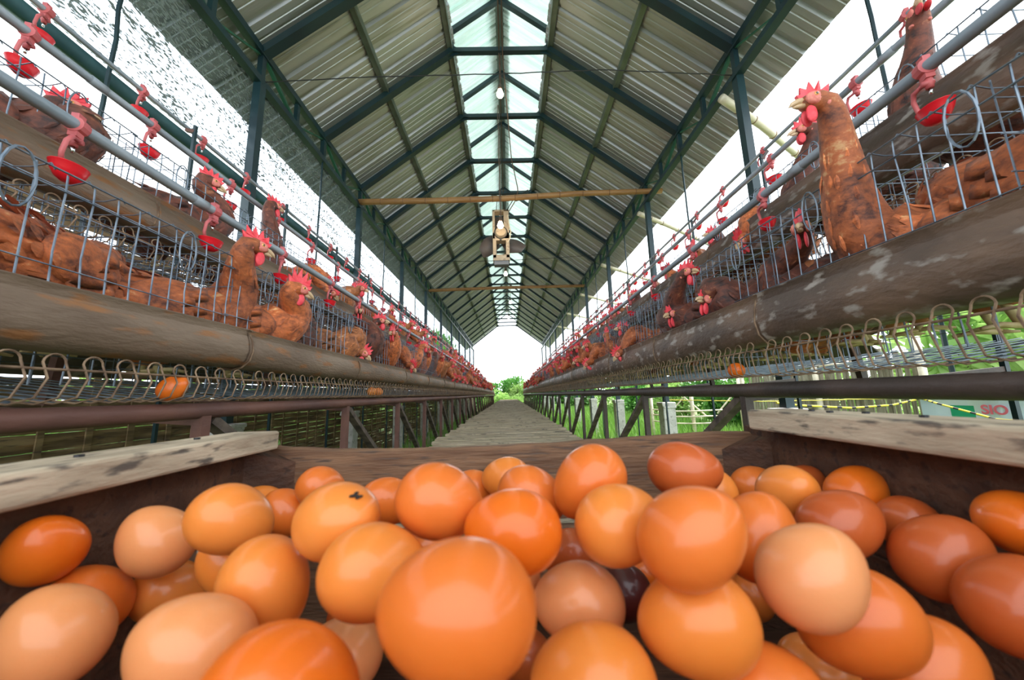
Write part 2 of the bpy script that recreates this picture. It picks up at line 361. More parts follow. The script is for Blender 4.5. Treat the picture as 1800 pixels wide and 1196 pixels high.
# posts, concrete pillars, tie rods
np_ = 0
for s in (-1, 1):
    n_p = 0
    for k in KS:
        y = ty(k)
        if k % 2:
            n_p += 1
            pm = MB(); pm.beam((s * B, y, -.12), (s * B, y, ZB - .02), .05, .05)
            o = pm.build('support_post', M['steel'], off=(s * B, y, -.12)); tag(o, 'dark steel roof post on the %s side, %s from the camera end' % (SN[s], ORD[n_p - 1]), 'post', 'roof posts', 'structure')
            e = empty('concrete_pillar', (s * B, y, GZ), 'white grey concrete pillar under the %s steel post on the %s side' % (ORD[n_p - 1], SN[s]), 'pillar', 'concrete pillars', kind='structure')
            pm = MB(); pm.box((s * B, y, (GZ - .14) / 2), (.125, .125, -.14 - GZ)); bevel(pm.build('shaft', M['conc'], e), .008)
            pm = MB()
            for q in range(3): pm.box((s * B + rnd.uniform(-.008, .008), y, -.135 - .018 * q), (.14 - .006 * q, .14, .024))
            bevel(pm.build('ragged_cap', M['conc'], e), .006)
        else:
            pm = MB(); zb = -.05 if s > 0 else .3
            pts = [(s * B + rnd.uniform(-.004, .004), y + rnd.uniform(-.004, .004), zb + (ZB - zb) * q / 12) for q in range(13)]
            pm.tube(pts, .008, 5)
            o = pm.build('hanger_rod', M['steel'], off=(s * B, y, zb)); tag(o, 'thin dark rod hanging from the %s girder, %s from the camera end' % (SN[s], ORD[(k - KS[0]) // 2]), 'rod', 'hanger rods', 'structure')

# shade netting on the left with dark hem
nb = MB(); NX = -1.66; yy = [Y0 + (Y1 - Y0) * i / 220 for i in range(221)]; zz = [1.42 + (2.26 - 1.42) * j / 8 for j in range(9)]
vs = []
for y in yy:
    for j, z in enumerate(zz):
        vs.append((NX + .012 * noise.noise(V((y * 1.5, z * 2, 0))), y, z + (.015 * noise.noise(V((y * 1.1, 3, 0))) if j == 0 else 0)))
nb.add(vs, [(i * 9 + j, (i + 1) * 9 + j, (i + 1) * 9 + j + 1, i * 9 + j + 1) for i in range(220) for j in range(8)])
tag(nb.build('shade_net', M['net'], off=(NX, 0, 1.42)), 'speckled shade netting hung below the left eave', 'netting')
hb = MB(); hb.tube([(NX - .01, y, 1.375 + .015 * noise.noise(V((y * 1.1, 3, 0)))) for y in yy], .032, 8)
hm = hb.build('rolled_hem', M['hem'], bpy.data.objects['shade_net'], off=(NX, 0, 1.42), smooth=True)

# woven bamboo wall on the left
wb = MB(); rb = random.Random(5); z = GZ; WX = -1.80; seg = .16; nseg = int((Y1 + 1.2 - (-1.2)) / seg)
while z < .86:
    h = rb.uniform(.024, .036); ph = int(z * 1000) % 2
    ya = -1.2; runs = []
    row = []
    for i in range(nseg + 1):
        row.append((WX + (.008 if (i + ph) % 2 else -.008), ya + i * seg, z + rb.uniform(-.003, .003)))
    lens = []
    for i in range(nseg):
        if rb.random() < .018: continue
        a, b_ = row[i], row[i + 1]
        wb.add([(a[0], a[1], a[2]), (b_[0], b_[1], b_[2]), (b_[0], b_[1], b_[2] + h), (a[0], a[1], a[2] + h),
                (a[0] - .003, a[1], a[2]), (b_[0] - .003, b_[1], b_[2]), (b_[0] - .003, b_[1], b_[2] + h), (a[0] - .003, a[1], a[2] + h)],
               [(0, 1, 2, 3), (7, 6, 5, 4), (3, 2, 6, 7), (4, 5, 1, 0)])
    z += h + rb.choice((.0005, .001, .002, .003, .006))
for i in range(nseg + 1):
    y = -1.2 + i * seg
    wb.box((WX + .012, y + rb.uniform(-.02, .02), (GZ + .9) / 2), (.006, rb.uniform(.016, .03), .9 - GZ))
o = wb.build('wall_left', M['weave'], off=(WX, 0, GZ)); tag(o, 'brown woven bamboo wall behind the left cages', 'wall', kind='structure')

# walkway of split bamboo slats on joists
ww = MB(); y = -.9; rb = random.Random(8)
e = empty('walkway', (-.02, 0, -.26), 'raised walkway of worn bamboo slats down the middle aisle', 'walkway', kind='structure')
y = .56
while y < Y1 + .5:
    d = rb.uniform(.028, .045); x0 = -.40 + rb.uniform(-.03, .02); x1 = .37 + rb.uniform(-.02, .03)
    ww.box(((x0 + x1) / 2, y + d / 2, -.25 + rb.uniform(-.004, .004)), (x1 - x0, d, .014), Matrix.Rotation(rb.uniform(-.008, .008), 3, 'Y') @ Matrix.Rotation(rb.uniform(-.012, .012), 3, 'Z'))
    y += d + rb.choice((.003, .005, .009))
ww.build('slats', M['walk'], e)
ww = MB()
for x in (-.34, 0, .32): ww.tube([(x, .57 + i * .85, -.28) for i in range(19)], .022, 7)
ww.build('bearers', M['bamboo'], e)

# ------------------------------------------------------------------ cage rows
SIDE = {-1: dict(rim=.175, bot=.080, top=.375, fl=.006, rail=.052, pipe=-.006, legs=(.75, .65)),
        1: dict(rim=.238, bot=.107, top=.440, fl=.026, rail=.090, pipe=.004, legs=(.95, .71))}
UL = 1.3; NU = 12; YS = -.45
DX2, DZ2 = .30, {-1: .355, 1: .335}
def sway(s, y, t):     # the long rows sag and wander a little
    return .006 * noise.noise(V((y * .9, s * 5, t * 3)))
def cage_parts(s):
    d = SIDE[s]; X = lambda x: s * x; r = .0014
    top, fl = d['top'], d['fl']
    fr = MB(); rn = random.Random(3 if s > 0 else 4)
    n = 35
    for i in range(n):
        y = i * UL / n; w1 = rn.uniform(-.004, .004); w2 = rn.uniform(-.004, .004)
        fr.tube([(X(.712), y, fl + .03), (X(.708), y + w1, fl + .13), (X(.712), y + w2, top - .13), (X(.710), y, top - .03), (X(.712), y, top)], .0014, 5)
    for z in (top, top - .032, (top + fl) / 2 + .03, fl + .075):
        fr.tube([(X(.708), -.01 + UL * i / 8 * 1.01, z + rn.uniform(-.002, .002)) for i in range(9)], .0017 if z > top - .04 else .0012, 5)
    lp = MB()
    lp.tube([(X(.700), .019 * math.cos(a), top - .042 + .046 * math.sin(a)) for a in [2 * PI * q / 16 for q in range(16)]], .0018, 5, closed=True)
    tp = MB()
    for i in range(26):
        y = i * .05
        tp.tube([(X(.712), y, top), (X(.72), y, top + .012), (X(.75), y, top + .006), (X(1.02), y, top + .015)], .0012, 4)
    for x in (.78, .86, .94, 1.02): tp.tube([(X(x), 0, top + .008), (X(x), UL, top + .008)], .0012, 4)
    pt = MB()
    for y in (0,):
        for q in range(9): pt.tube([(X(.72 + q * .037), y, fl + .02 + q * .006), (X(.72 + q * .037), y, top)], .0011, 4)
        for q in range(7): pt.tube([(X(.715), y, fl + .03 + q * (top - fl) / 7), (X(1.03), y, fl + .03 + q * (top - fl) / 7)], .0011, 4)
    bk_ = MB()
    for q in range(9): bk_.tube([(X(1.03), 0, fl + .05 + q * .04), (X(1.03), UL, fl + .05 + q * .04)], .0011, 4)
    for i in range(26): bk_.tube([(X(1.03), i * .05, fl + .05), (X(1.03), i * .05, top)], .0011, 4)
    fo = MB()
    for i in range(36):
        y = i * .036
        fo.tube([(X(1.03), y, fl + .06), (X(.8), y, fl + .026), (X(.64), y, fl + .004)], .0013, 4)
    for x in (.66, .72, .78, .85, .92, .99): fo.tube([(X(x), 0, fl + (x - .64) * .145), (X(x), UL, fl + (x - .64) * .145)], .0014, 4)
    gd = MB(); rl = d['rail']
    i = 0; st = .0455
    while (i + .9) * st < UL:
        y = i * st + rn.uniform(-.002, .002); lean = .012
        arch = []
        for q in range(9):
            a = PI * q / 8
            arch.append((X(.622), y + .012 - .012 * math.cos(a) - lean * .0, rl + .012 * math.sin(a) + .010))
        dn = lambda yy: [(X(.66), yy - .022, fl + .005), (X(.632), yy - .018, fl), (X(.612), yy - .010, fl + .008), (X(.612), yy, rl - .012)]
        gd.tube(dn(y) + arch + list(reversed(dn(y + .024))), .0015, 5)
        i += 1
    gd.tube([(X(.618), -.005 + UL * 1.01 * q / 10, rl + rn.uniform(-.0015, .0015)) for q in range(11)], .0021, 6)
    return [('front_grille', fr, M['wire']), ('door_ring', lp, M['wire']), ('top_grid', tp, M['wire']), ('partition', pt, M['wire']), ('back_grid', bk_, M['wire']), ('floor_grid', fo, M['wire']), ('egg_guard', gd, M['rust'])]
def trough_parts(s):
    d = SIDE[s]; h = d['rim'] - d['bot']; X = lambda x: s * x
    prof = [(.642, h), (.648, h + .002), (.650, h - .004), (.640, h * .72), (.636, h * .45), (.643, h * .20), (.660, .04 * h), (.683, 0), (.706, .05 * h), (.720, .3 * h), (.724, .8 * h), (.726, h + .004), (.730, h + .004)]
    inner = [(.726, h - .004), (.720, .8 * h), (.716, .32 * h), (.702, .08 * h + .003), (.683, .004), (.662, .04 * h + .003), (.647, .22 * h), (.640, .46 * h), (.644, h * .72), (.645, h - .002)]
    loop = prof + inner; b = MB(); n = 10; vs = []
    for i in range(n + 1):
        y = UL * i / n * 1.012 - .008; g_ = 1 + (.012 if i == 0 else 0)
        for (x, z) in loop: vs.append((X(.683 + (x - .683) * g_), y, z - (.003 * math.sin(PI * i / n))))
    k = len(loop)
    fs = [(i * k + j, i * k + (j + 1) % k, (i + 1) * k + (j + 1) % k, (i + 1) * k + j) for i in range(n) for j in range(k)]
    b.add(vs, fs)
    st = MB()
    for yy in (0,):
        st.tube([(X(.683 + (x - .683) * 1.05), yy, z - .001 if z > 0 else z - .003) for x, z in prof], .0022, 5)
    return b, st
feed = mat('feed_mash', (.50, .38, .22), (.66, .52, .34), rough=.95, scale=80, bump=.5, bscale=300)
for s in (-1, 1):
    d = SIDE[s]
    cm = [(n, b.mesh(n, mt, (s * .65, 0, d['fl'])), mt) for n, b, mt in cage_parts(s)]
    tb, st = trough_parts(s)
    gm = M['gut'] if s < 0 else M['gut2']
    tmesh = tb.mesh('channel', gm, (0, 0, 0), smooth=True); smesh = st.mesh('strap', M['rust'])
    fd = MB(); fd.add([(s * x, y, z + .004 * noise.noise(V((x * 60, y * 20, 0)))) for y in [UL * i / 30 for i in range(31)] for x, z in ((.652, .018), (.664, .03), (.683, .033), (.700, .03), (.710, .02))],
                      [(i * 5 + j, i * 5 + j + 1, (i + 1) * 5 + j + 1, (i + 1) * 5 + j) for i in range(30) for j in range(4)])
    fmesh = fd.mesh('feed', feed, smooth=True)
    for tier in (0, 1):
        tn = 'lower' if tier == 0 else 'upper'
        for u in range(NU):
            y = YS + u * UL; dz = tier * DZ2[s]; dx = s * DX2 * tier
            if y > Y1 - .9: break
            e = empty('hen_cage', (s * .65 + dx, y, d['fl'] + dz + sway(s, y, tier)), 'galvanised wire hen cage, %s in the %s %s row' % (ORD[u], tn, SN[s]), 'hen cage', 'wire hen cages, %s %s row' % (tn, SN[s]))
            for n, me, mt in cm:
                for yo in ((.13, .385, .65, .905, 1.17) if n == 'door_ring' else (.02, .45, .88) if n == 'partition' else (0,)):
                    o = bpy.data.objects.new(n, me); col.objects.link(o); o.parent = e; o.location = (0, yo, 0)
                if n == 'egg_guard': o['label'] = 'rusty egg guard loops'
            tz = d['bot'] + tier * ({-1: .372, 1: .395}[s])
            e = empty('feed_trough', (s * .0 + s * .283 * tier, y, tz + sway(s, y, tier + 4)), 'rusty brown feed trough, %s section of the %s %s row' % (ORD[u], tn, SN[s]), 'feed trough', 'feed troughs, %s %s row' % (tn, SN[s]))
            e.rotation_euler = (rnd.uniform(-.004, .004), 0, rnd.uniform(-.002, .002))
            for n, me, yo in (('channel', tmesh, 0), ('strap', smesh, 0), ('strap', smesh, .62), ('feed', fmesh, 0)):
                o = bpy.data.objects.new(n, me); col.objects.link(o); o.parent = e; o.location = (0, yo, 0)
    # sloping sheet added under the upper cages to block the bright background
    bd = MB(); rq = random.Random(7 + s); yq = YS
    e = empty('backdrop_board', (s * 1.06, YS, d['fl'] + .34), 'added grimy sloping sheet under the upper %s cages, blocking the bright background' % SN[s], 'board')
    while yq < Y1 - .6:
        L_ = rq.uniform(.78, .82); z1 = (.26 if s > 0 and yq < .7 else .10) + rq.uniform(-.015, .015); x1 = 1.31 + rq.uniform(-.015, .015)
        V_ = [(s * 1.055, yq, d['fl'] + .345), (s * 1.055, yq + L_, d['fl'] + .345), (s * x1, yq + L_, z1), (s * x1, yq, z1)]
        bd.add(V_ + [(a + s * .004, b_, c_ + .002) for a, b_, c_ in V_], [(0, 1, 2, 3), (7, 6, 5, 4), (0, 4, 5, 1), (2, 6, 7, 3), (1, 5, 6, 2), (0, 3, 7, 4)]); yq += L_ + rq.choice((.004, .012, .03))
    bd.build('sheet', mat('grimy_backdrop_%s' % SN[s], *(((.03, .024, .018), (.085, .06, .04)) if s < 0 else ((.07, .062, .055), (.16, .14, .12))), rough=.85, scale=6, c3=(.20, .17, .14)), e)
    # long pipes
    def pipe(name, x, z, r, mt, label, cat='pipe', cpl=1.9, amp=.006, pm=None):
        e = empty(name, (s * x, YS, z), label, cat)
        b = MB(); b.tube([(s * x + amp * noise.noise(V((yy_ * .7, x * 9, s))), yy_, z + amp * noise.noise(V((yy_ * .8, 7, x * 5)))) for yy_ in [YS + i * .25 for i in range(int((Y1 - .3 - YS) / .25))]], r, 14)
        b.build('tube', mt, e, smooth=True)
        if cpl:
            c = MB(); yy_ = .86
            while yy_ < Y1 - 1:
                c.tube([(s * x + amp * noise.noise(V((q * .7, x * 9, s))), q, z + amp * noise.noise(V((q * .8, 7, x * 5)))) for q in (yy_, yy_ + .04)], r * 1.13, 14); yy_ += cpl
            c.build('coupling', mt, e, smooth=True)
        return e
    pipe('support_pipe', .655, d['pipe'] - .012, .0165 if s < 0 else .019, M['rustpipe'] if s < 0 else M['darkpipe'], '%s steel pipe carrying the %s cages beside the aisle' % ('rust-red' if s < 0 else 'dark brown', SN[s]), cpl=0, amp=.003)
    pipe('support_pipe', .655 + DX2, d['pipe'] + DZ2[s] - .022, .012, M['darkpipe'], 'thin dark pipe under the upper %s cages' % SN[s], cpl=0)
    pipe('water_pipe', .84, .55 if s < 0 else .617, .0125, M['pvc'], 'grey water pipe over the lower %s cages' % SN[s])
    pipe('water_pipe', 1.18, .93 if s < 0 else .993, .0115, M['pvc'], 'grey water pipe over the upper %s cages' % SN[s])
    pipe('water_pipe', 1.44, 1.245 if s < 0 else 1.29, .009, M['pvc'], 'thin topmost water pipe behind the upper %s cages' % SN[s], cpl=0)
    # leg frames
    y, st_ = d['legs']; i = 0
    while y < Y1 - .5:
        e = empty('cage_stand', (s * .655, y, GZ), 'rusty steel stand under the %s cages, %s from the egg crate' % (SN[s], ORD[i]), 'stand', 'cage stands, %s side' % SN[s])
        lm = M['rustpipe'] if s < 0 else M['darkpipe']
        b = MB(); b.beam((s * .655, y, GZ), (s * .655, y, d['pipe'] - .02), .022, .022); b.build('leg', lm, e)
        b = MB(); b.beam((s * 1.40, y, GZ), (s * 1.40, y, 1.25), .012, .012); b.build('leg', M['steel'], e)
        b = MB(); b.beam((s * .655, y, d['pipe'] - .035), (s * 1.40, y, d['pipe'] + .03), .008, .014); b.build('cross_bar', lm, e)
        b = MB(); b.beam((s * .99, y, d['pipe'] + .01), (s * .955, y, d['pipe'] + DZ2[s] - .03), .016, .016); b.beam((s * .955, y, d['pipe'] + DZ2[s] - .03), (s * 1.40, y, d['pipe'] + DZ2[s] + .03), .016, .018)
        b.beam((s * 1.40, y, 1.22), (s * 1.44, y, 1.23 if s < 0 else 1.27), .014, .014); b.build('upper_bracket', lm, e)
        b = MB()
        if y + st_ < Y1 - .5:
            b.beam((s * .668, y + .03, d['pipe'] - .03), (s * .668, y + st_ - .02, -.44), .02, .03, up=(1, 0, 0)); b.build('diagonal_brace', mat('brace_grimy', (.05, .035, .03), (.16, .12, .09), rough=.8, scale=25), e)
        y += st_; i += 1

# ------------------------------------------------------------------ drinkers
def drinker():
    e = empty('nipple_drinker', (0, 0, 0), 'x', 'drinker')
    b = MB(); b.tube([(0, -.009, 0), (0, .009, 0)], .0165, 12); b.box((0, 0, .018), (.012, .016, .012)); b.box((0, 0, -.018), (.014, .016, .014)); b.build('clamp', M['redclip'], e)
    b = MB(); b.tube([(0, 0, -.02), (0, 0, -.045)], [.007, .006], 8); b.tube([(-.006, 0, -.034), (.012, 0, -.034)], .006, 8)
    b.slot = 1; b.tube([(0, 0, -.045), (0, 0, -.058)], .003, 6); b.build('nipple', [M['redclip'], M['chrome']], e, smooth=True)
    b = MB(); b.tube([(.008, 0, -.034), (.012, -.02, -.036), (.010, -.028, -.05), (.006, -.028, -.075), (.002, -.02, -.095)], [.004, .0045, .004, .004, .004], 7); b.build('arm', M['redclip'], e, smooth=True)
    b = MB(); n = 18; prof = [(.0, -.026), (.012, -.025), (.022, -.018), (.029, -.006), (.033, .006), (.034, .007), (.031, .005), (.026, -.005), (.019, -.015), (.010, -.021), (0, -.022)]
    vs = [(.0 + .72 * r * math.cos(2 * PI * j / n), r * .92 * math.sin(2 * PI * j / n), -.095 + z) for r, z in prof for j in range(n)]
    b.add(vs, [(i * n + j, i * n + (j + 1) % n, (i + 1) * n + (j + 1) % n, (i + 1) * n + j) for i in range(len(prof) - 1) for j in range(n)])
    b.build('cup', M['red'], e, smooth=True)
    return e
dk = drinker(); first = True
rows = [(-.84, .55, .27, .325, 'over the lower left cages'), (-1.18, .93, .45, .30, 'over the upper left cages'), (-1.44, 1.245, .92, .30, 'on the topmost left pipe'),
        (.84, .617, .575, .40, 'over the lower right cages'), (1.18, .993, .62, .34, 'over the upper right cages'), (1.44, 1.29, 1.0, .33, 'on the topmost right pipe')]
for x, z, y, stp, nm in rows:
    i = 0
    while y < 11:
        far = i >= 14; s = 1 if x > 0 else -1
        lab = ('red cup drinker %s, %s from the camera' % (nm, ORD[i])) if not far else 'small distant red cup drinker %s' % nm
        gname = 'cup drinkers ' + nm
        L_ = V((x + .006 * noise.noise(V((y * .7, abs(x) * 9, s))), y, z + .006 * noise.noise(V((y * .8, 7, abs(x) * 5)))))
        rz = (PI if s > 0 else 0) + rnd.uniform(-.5, .5)
        if first: dk.location = L_; dk.rotation_euler = (0, 0, rz); dk['label'] = lab; dk['group'] = gname; first = False
        else: dup(dk, L_, rz, lab, gname, skip=() if i < 12 else ('nipple',))
        y += stp * rnd.uniform(.9, 1.1); i += 1

# ------------------------------------------------------------------ hens
def bez(p0, p1, p2, p3, n):
    out = []
    for i in range(n + 1):
        t = i / n; u = 1 - t; out.append(p0 * u ** 3 + p1 * 3 * u * u * t + p2 * 3 * u * t * t + p3 * t ** 3)
    return out
def hen_meshes(head, hdir, low=0., fmat='f1', combh=1., tailup=1., necklift=1.):
    H = V(head); hd = V(hdir).normalized(); z0 = -low
    body = [(-.165, .205, .008, .008), (-.145, .195, .022, .020), (-.115, .180, .042, .042), (-.075, .162, .062, .064), (-.03, .150, .076, .080), (.015, .145, .080, .085), (.055, .150, .073, .078), (.085, .162, .060, .065)]
    P = [(V((x, 0, z + z0)), w_, h_) for x, z, w_, h_ in body]
    nb_ = V((.108, 0, .188 + z0)); neck = bez(nb_, nb_ + V((.045, 0, .05 * necklift)), H - hd * .035 - V((0, 0, .045)), H - hd * .014 - V((0, 0, .004)), 9)
    for i, q in enumerate(neck):
        t = i / 9; r = .040 * (1 - t) ** 1.5 + .0185
        P.append((q, r * 1.02, r))
    P += [(H + hd * .000, .0165, .0185), (H + hd * .012, .0150, .0165), (H + hd * .022, .0105, .012), (H + hd * .029, .006, .007)]
    b = MB(); n = 20; vs = []; side = V((0, 1, 0)); k = len(P)
    for i, (p, w_, h_) in enumerate(P):
        a = P[max(0, i - 1)][0]; c = P[min(k - 1, i + 1)][0]; t = (c - a).normalized()
        side = (side - t * side.dot(t)); side = side.normalized() if side.length > 1e-5 else V((0, 1, 0))
        up = t.cross(side)
        for j in range(n):
            an = 2 * PI * j / n; q = side * math.cos(an) * w_ + up * math.sin(an) * h_
            f = 1 + (.07 * noise.noise((p + q) * 38) + .035 * noise.noise((p + q) * 90) if i < k - 5 else 0)
            vs.append(p + q * f)
    fs = [(i * n + j, i * n + (j + 1) % n, (i + 1) * n + (j + 1) % n, (i + 1) * n + j) for i in range(k - 1) for j in range(n)]
    fs += [tuple(range(n - 1, -1, -1)), tuple((k - 1) * n + j for j in range(n))]
    b.add(vs, fs)
    # thighs and fluffy belly join the body
    for sy in (-1, 1): b.ell((.0, sy * .038, .085 + z0 * .6), (.036, .028, .05), 12, 8)
    res = [('body', b, fmat, True)]
    def blade(mb, a, d_, nrm, L_, w_, th=.0022, droop=.01):
        a = V(a); d_ = V(d_).normalized(); nrm = V(nrm).normalized(); sd_ = d_.cross(nrm).normalized(); vs = []
        m_ = 7
        for i in range(m_ + 1):
            t = i / m_; ww_ = w_ * (math.sin(PI * min(1, t * .62 + .25)) ** .8) * (1 if t < .85 else math.sqrt(max(0, 1 - ((t - .85) / .15) ** 2)) + .05)
            c = a + d_ * (L_ * t) + nrm * (-droop * t * t)
            for sx, nz_ in ((-1, 0), (0, 1), (1, 0), (0, -1)): vs.append(c + sd_ * (sx * ww_) + nrm * (nz_ * th))
        mb.add(vs, [(i * 4 + j, i * 4 + (j + 1) % 4, (i + 1) * 4 + (j + 1) % 4, (i + 1) * 4 + j) for i in range(m_) for j in range(4)] + [(3, 2, 1, 0), (m_ * 4, m_ * 4 + 1, m_ * 4 + 2, m_ * 4 + 3)])
    pl_ = MB(); rr_ = random.Random(int(H.x * 1e4) + int(H.z * 1e3)); 
    for i in range(3, k - 7):
        p, w_, h_ = P[i]; q2 = P[i + 1][0]; t = (q2 - P[i - 1][0]).normalized(); neckpart = i >= 8
        cnt = 13 if not neckpart else 11
        for f_ in ((0,) if neckpart else (0, .5)):
            for j in range(cnt):
                jj = int((j + rr_.uniform(-.25, .25) + (.5 if (i + (f_ > 0)) % 2 else 0)) / cnt * n) % n
                a0 = vs[i * n + jj]; a1 = vs[(i + 1) * n + jj]; root = a0.lerp(a1, f_ + rr_.uniform(-.15, .15)); out = (root - p.lerp(q2, f_)).normalized()
                d_ = (-t + out * .10 + V((rr_.uniform(-.12, .12), rr_.uniform(-.12, .12), rr_.uniform(-.12, .05)))).normalized(); sd_ = d_.cross(out).normalized(); out = sd_.cross(d_)
                if out.dot(root - p) < 0: out = -out
                L_ = rr_.uniform(.026, .036) * (1 if neckpart else 1.1); wd = (.0042 if neckpart else .0105) * rr_.uniform(.8, 1.2)
                b0 = root - out * .001; V_ = [b0 + sd_ * wd * .5, b0 - sd_ * wd * .5, b0 + d_ * L_ * .5 + sd_ * wd + out * .0012, b0 + d_ * L_ * .5 - sd_ * wd + out * .0012, b0 + d_ * L_ * .5 + out * .0030, b0 + d_ * L_ * .88 + sd_ * wd * .55 + out * .0005, b0 + d_ * L_ * .88 - sd_ * wd * .55 + out * .0005, b0 + d_ * L_ + out * .0004, b0 + out * .0015]
                pl_.add(V_, [(0, 2, 4, 8), (8, 4, 3, 1), (2, 5, 7, 4), (4, 7, 6, 3), (1, 3, 2, 0), (3, 6, 5, 2), (6, 7, 5)])
    res.append(('plumage', pl_, fmat, False))
    tl = MB()
    for i in range(8):
        a = (i - 3.5) / 3.5; blade(tl, (-.135, a * .012, .19 + z0), (-1, a * .28, (.55 + .25 * (1 - abs(a))) * tailup), (.5, a * .6, .7), .10 + .02 * (1 - abs(a)), .014)
    res.append(('tail', tl, fmat, True))
    for sy in (-1, 1):
        wg = MB()
        wg.ell((.005, sy * .068, .163 + z0), (.075, .017, .046), 16, 10, Matrix.Rotation(.12, 3, 'Y'))
        for i in range(6):
            blade(wg, (-.01 - .004 * i, sy * (.078 - .0025 * i), .176 - .009 * i + z0), (-1, -sy * .24, -.06 + .04 * (i / 5)), (0, sy, .25), .125 - .007 * i, .0165, th=.0014, droop=.014)
        for i in range(5):
            blade(wg, (.045 - .02 * (i % 2), sy * .083, .19 - .014 * i + z0), (-1, -sy * .04, -.12), (0, sy, .2), .07, .017, th=.0016, droop=.008)
        res.append(('wing', wg, fmat, True))
    # head frame
    up = V((0, 0, 1)); up = (up - hd * up.dot(hd)); up = up.normalized() if up.length > .1 else V((-1, 0, 0)); rt = hd.cross(up)
    pt = lambda f, r_, u: H + hd * f + rt * r_ + up * u
    cb = MB(); pr = [(.030, .008), (.033, .018), (.026, .016), (.027, .034), (.016, .022), (.013, .044), (.003, .026), (-.004, .046), (-.010, .026), (-.022, .040), (-.021, .018), (-.031, .022), (-.024, .008), (-.012, .012), (.012, .011)]
    pr = [(f, .010 + (u - .010) * combh if u > .012 else u) for f, u in pr]
    bend = lambda u: .004 * math.sin(u * 90)
    for sgn, off in ((1, .0028), (-1, -.0028)): pass
    n1 = len(pr); vs = [pt(f, .0030 * (1 if u < .02 else .45) + bend(u), u) for f, u in pr] + [pt(f, -.0030 * (1 if u < .02 else .45) + bend(u), u) for f, u in pr]
    c1, c2 = pt(.002, .0036, .017), pt(.002, -.0036, .017)
    fs = [(i, (i + 1) % n1, 2 * n1) for i in range(n1)] + [((i + 1) % n1 + n1, i + n1, 2 * n1 + 1) for i in range(n1)] + [(i, i + n1, (i + 1) % n1 + n1, (i + 1) % n1) for i in range(n1)]
    cb.add(vs + [c1, c2], fs); res.append(('comb', cb, 'comb', False))
    rotm = Matrix((hd, rt, up)).transposed()
    wt = MB()
    for sy in (-1, 1): wt.ell(pt(.016, sy * .006, -.027), (.010, .0035, .017), 10, 8, rotm)
    res.append(('wattles', wt, 'comb', True))
    fc = MB()
    for sy in (-1, 1):
        fc.ell(pt(.011, sy * .0095, .001), (.0155, .0072, .0125), 12, 8, rotm); fc.ell(pt(-.009, sy * .0125, -.010), (.005, .0045, .008), 8, 6, rotm)
    res.append(('face', fc, 'face', True))
    bk = MB(); bk.tube([pt(.024, 0, .001), pt(.034, 0, .001), pt(.043, 0, -.003), pt(.049, 0, -.009)], [.0078, .0065, .0042, .0008], 8); bk.tube([pt(.024, 0, -.006), pt(.035, 0, -.008), pt(.043, 0, -.009)], [.006, .004, .0008], 8)
    res.append(('beak', bk, 'beak', True))
    for sy in (-1, 1):
        ey = MB(); ey.ell(pt(.012, sy * .0148, .0035), (.0046, .0030, .0044), 10, 8, rotm); res.append(('eye', ey, 'eye', True)); ey = MB(); ey.ell(pt(.0122, sy * .0170, .0036), (.0023, .0012, .0023), 8, 6, rotm)
        res.append(('pupil', ey, 'pupil', True))
    for sy in (-1, 1):
        lg = MB(); lg.tube([(.0, sy * .036, .06), (.006, sy * .036, .04), (-.004, sy * .036, .006)], [.0085, .0055, .0055], 8)
        for a in (-.5, 0, .5): lg.tube([(-.004, sy * .036, .006), (.018 * math.cos(a), sy * .036 + .018 * math.sin(a), .009), (.042 * math.cos(a), sy * .036 + .042 * math.sin(a), .004)], [.0048, .004, .002], 6)
        lg.tube([(-.004, sy * .036, .006), (-.024, sy * .036, .004)], [.0045, .002], 6)
        res.append(('leg', lg, 'leg', True))
    return [(n_i, q.mesh(n_i, [M[x] for x in mm] if isinstance(mm, tuple) else M[mm], smooth=sm)) for n_i, q, mm, sm in res]
HS = 1.17
def hen(meshes, loc, rz, label, group=None, skip=(), sc=HS):
    e = empty('hen', loc, label, 'hen', group, rz)
    if sc != 1: e.scale = (sc, sc, sc)
    for n, me in meshes:
        if n in skip or (n == 'pupil' and 'eye' in skip): continue
        o = bpy.data.objects.new(n, me); col.objects.link(o); o.parent = last if n == 'pupil' else e; last = o
    return e
def hen_to(loc, rz, headw, hdirw, label, skip=(), **kw):
    R = Matrix.Rotation(-rz, 3, 'Z'); h = R @ (V(headw) - V(loc)) / HS; hd = R @ V(hdirw)
    return hen(hen_meshes(h, hd, **kw), loc, rz, label, skip=skip)
LIB = [hen_meshes((.185, 0, .285), (1, 0, -.05)), hen_meshes((.165, .02, .300), (.5, .85, 0), fmat='f2'), hen_meshes((.215, 0, .115), (.75, 0, -.75), tailup=1.3),
       hen_meshes((.165, -.03, .270), (.4, -.9, -.1), fmat='f1', combh=1.2), hen_meshes((.200, .02, .235), (.9, .2, -.35), fmat='f3'), hen_meshes((.130, .0, .265), (1, 0, .05), low=.03, fmat='f2'),
       hen_meshes((.225, -.02, .16), (.85, -.1, -.5), fmat='f1', combh=.8)]
DESC = ['rust-brown hen with raised head', 'dark brown hen looking down the aisle', 'rust-brown hen bending to feed', 'rust-brown hen with tall comb turned aside', 'pale-flecked hen leaning forward', 'dark brown hen with drawn-in neck', 'brown hen reaching low for feed']
FL = lambda s, t: (.068 if s < 0 else .082) + t * DZ2[s]
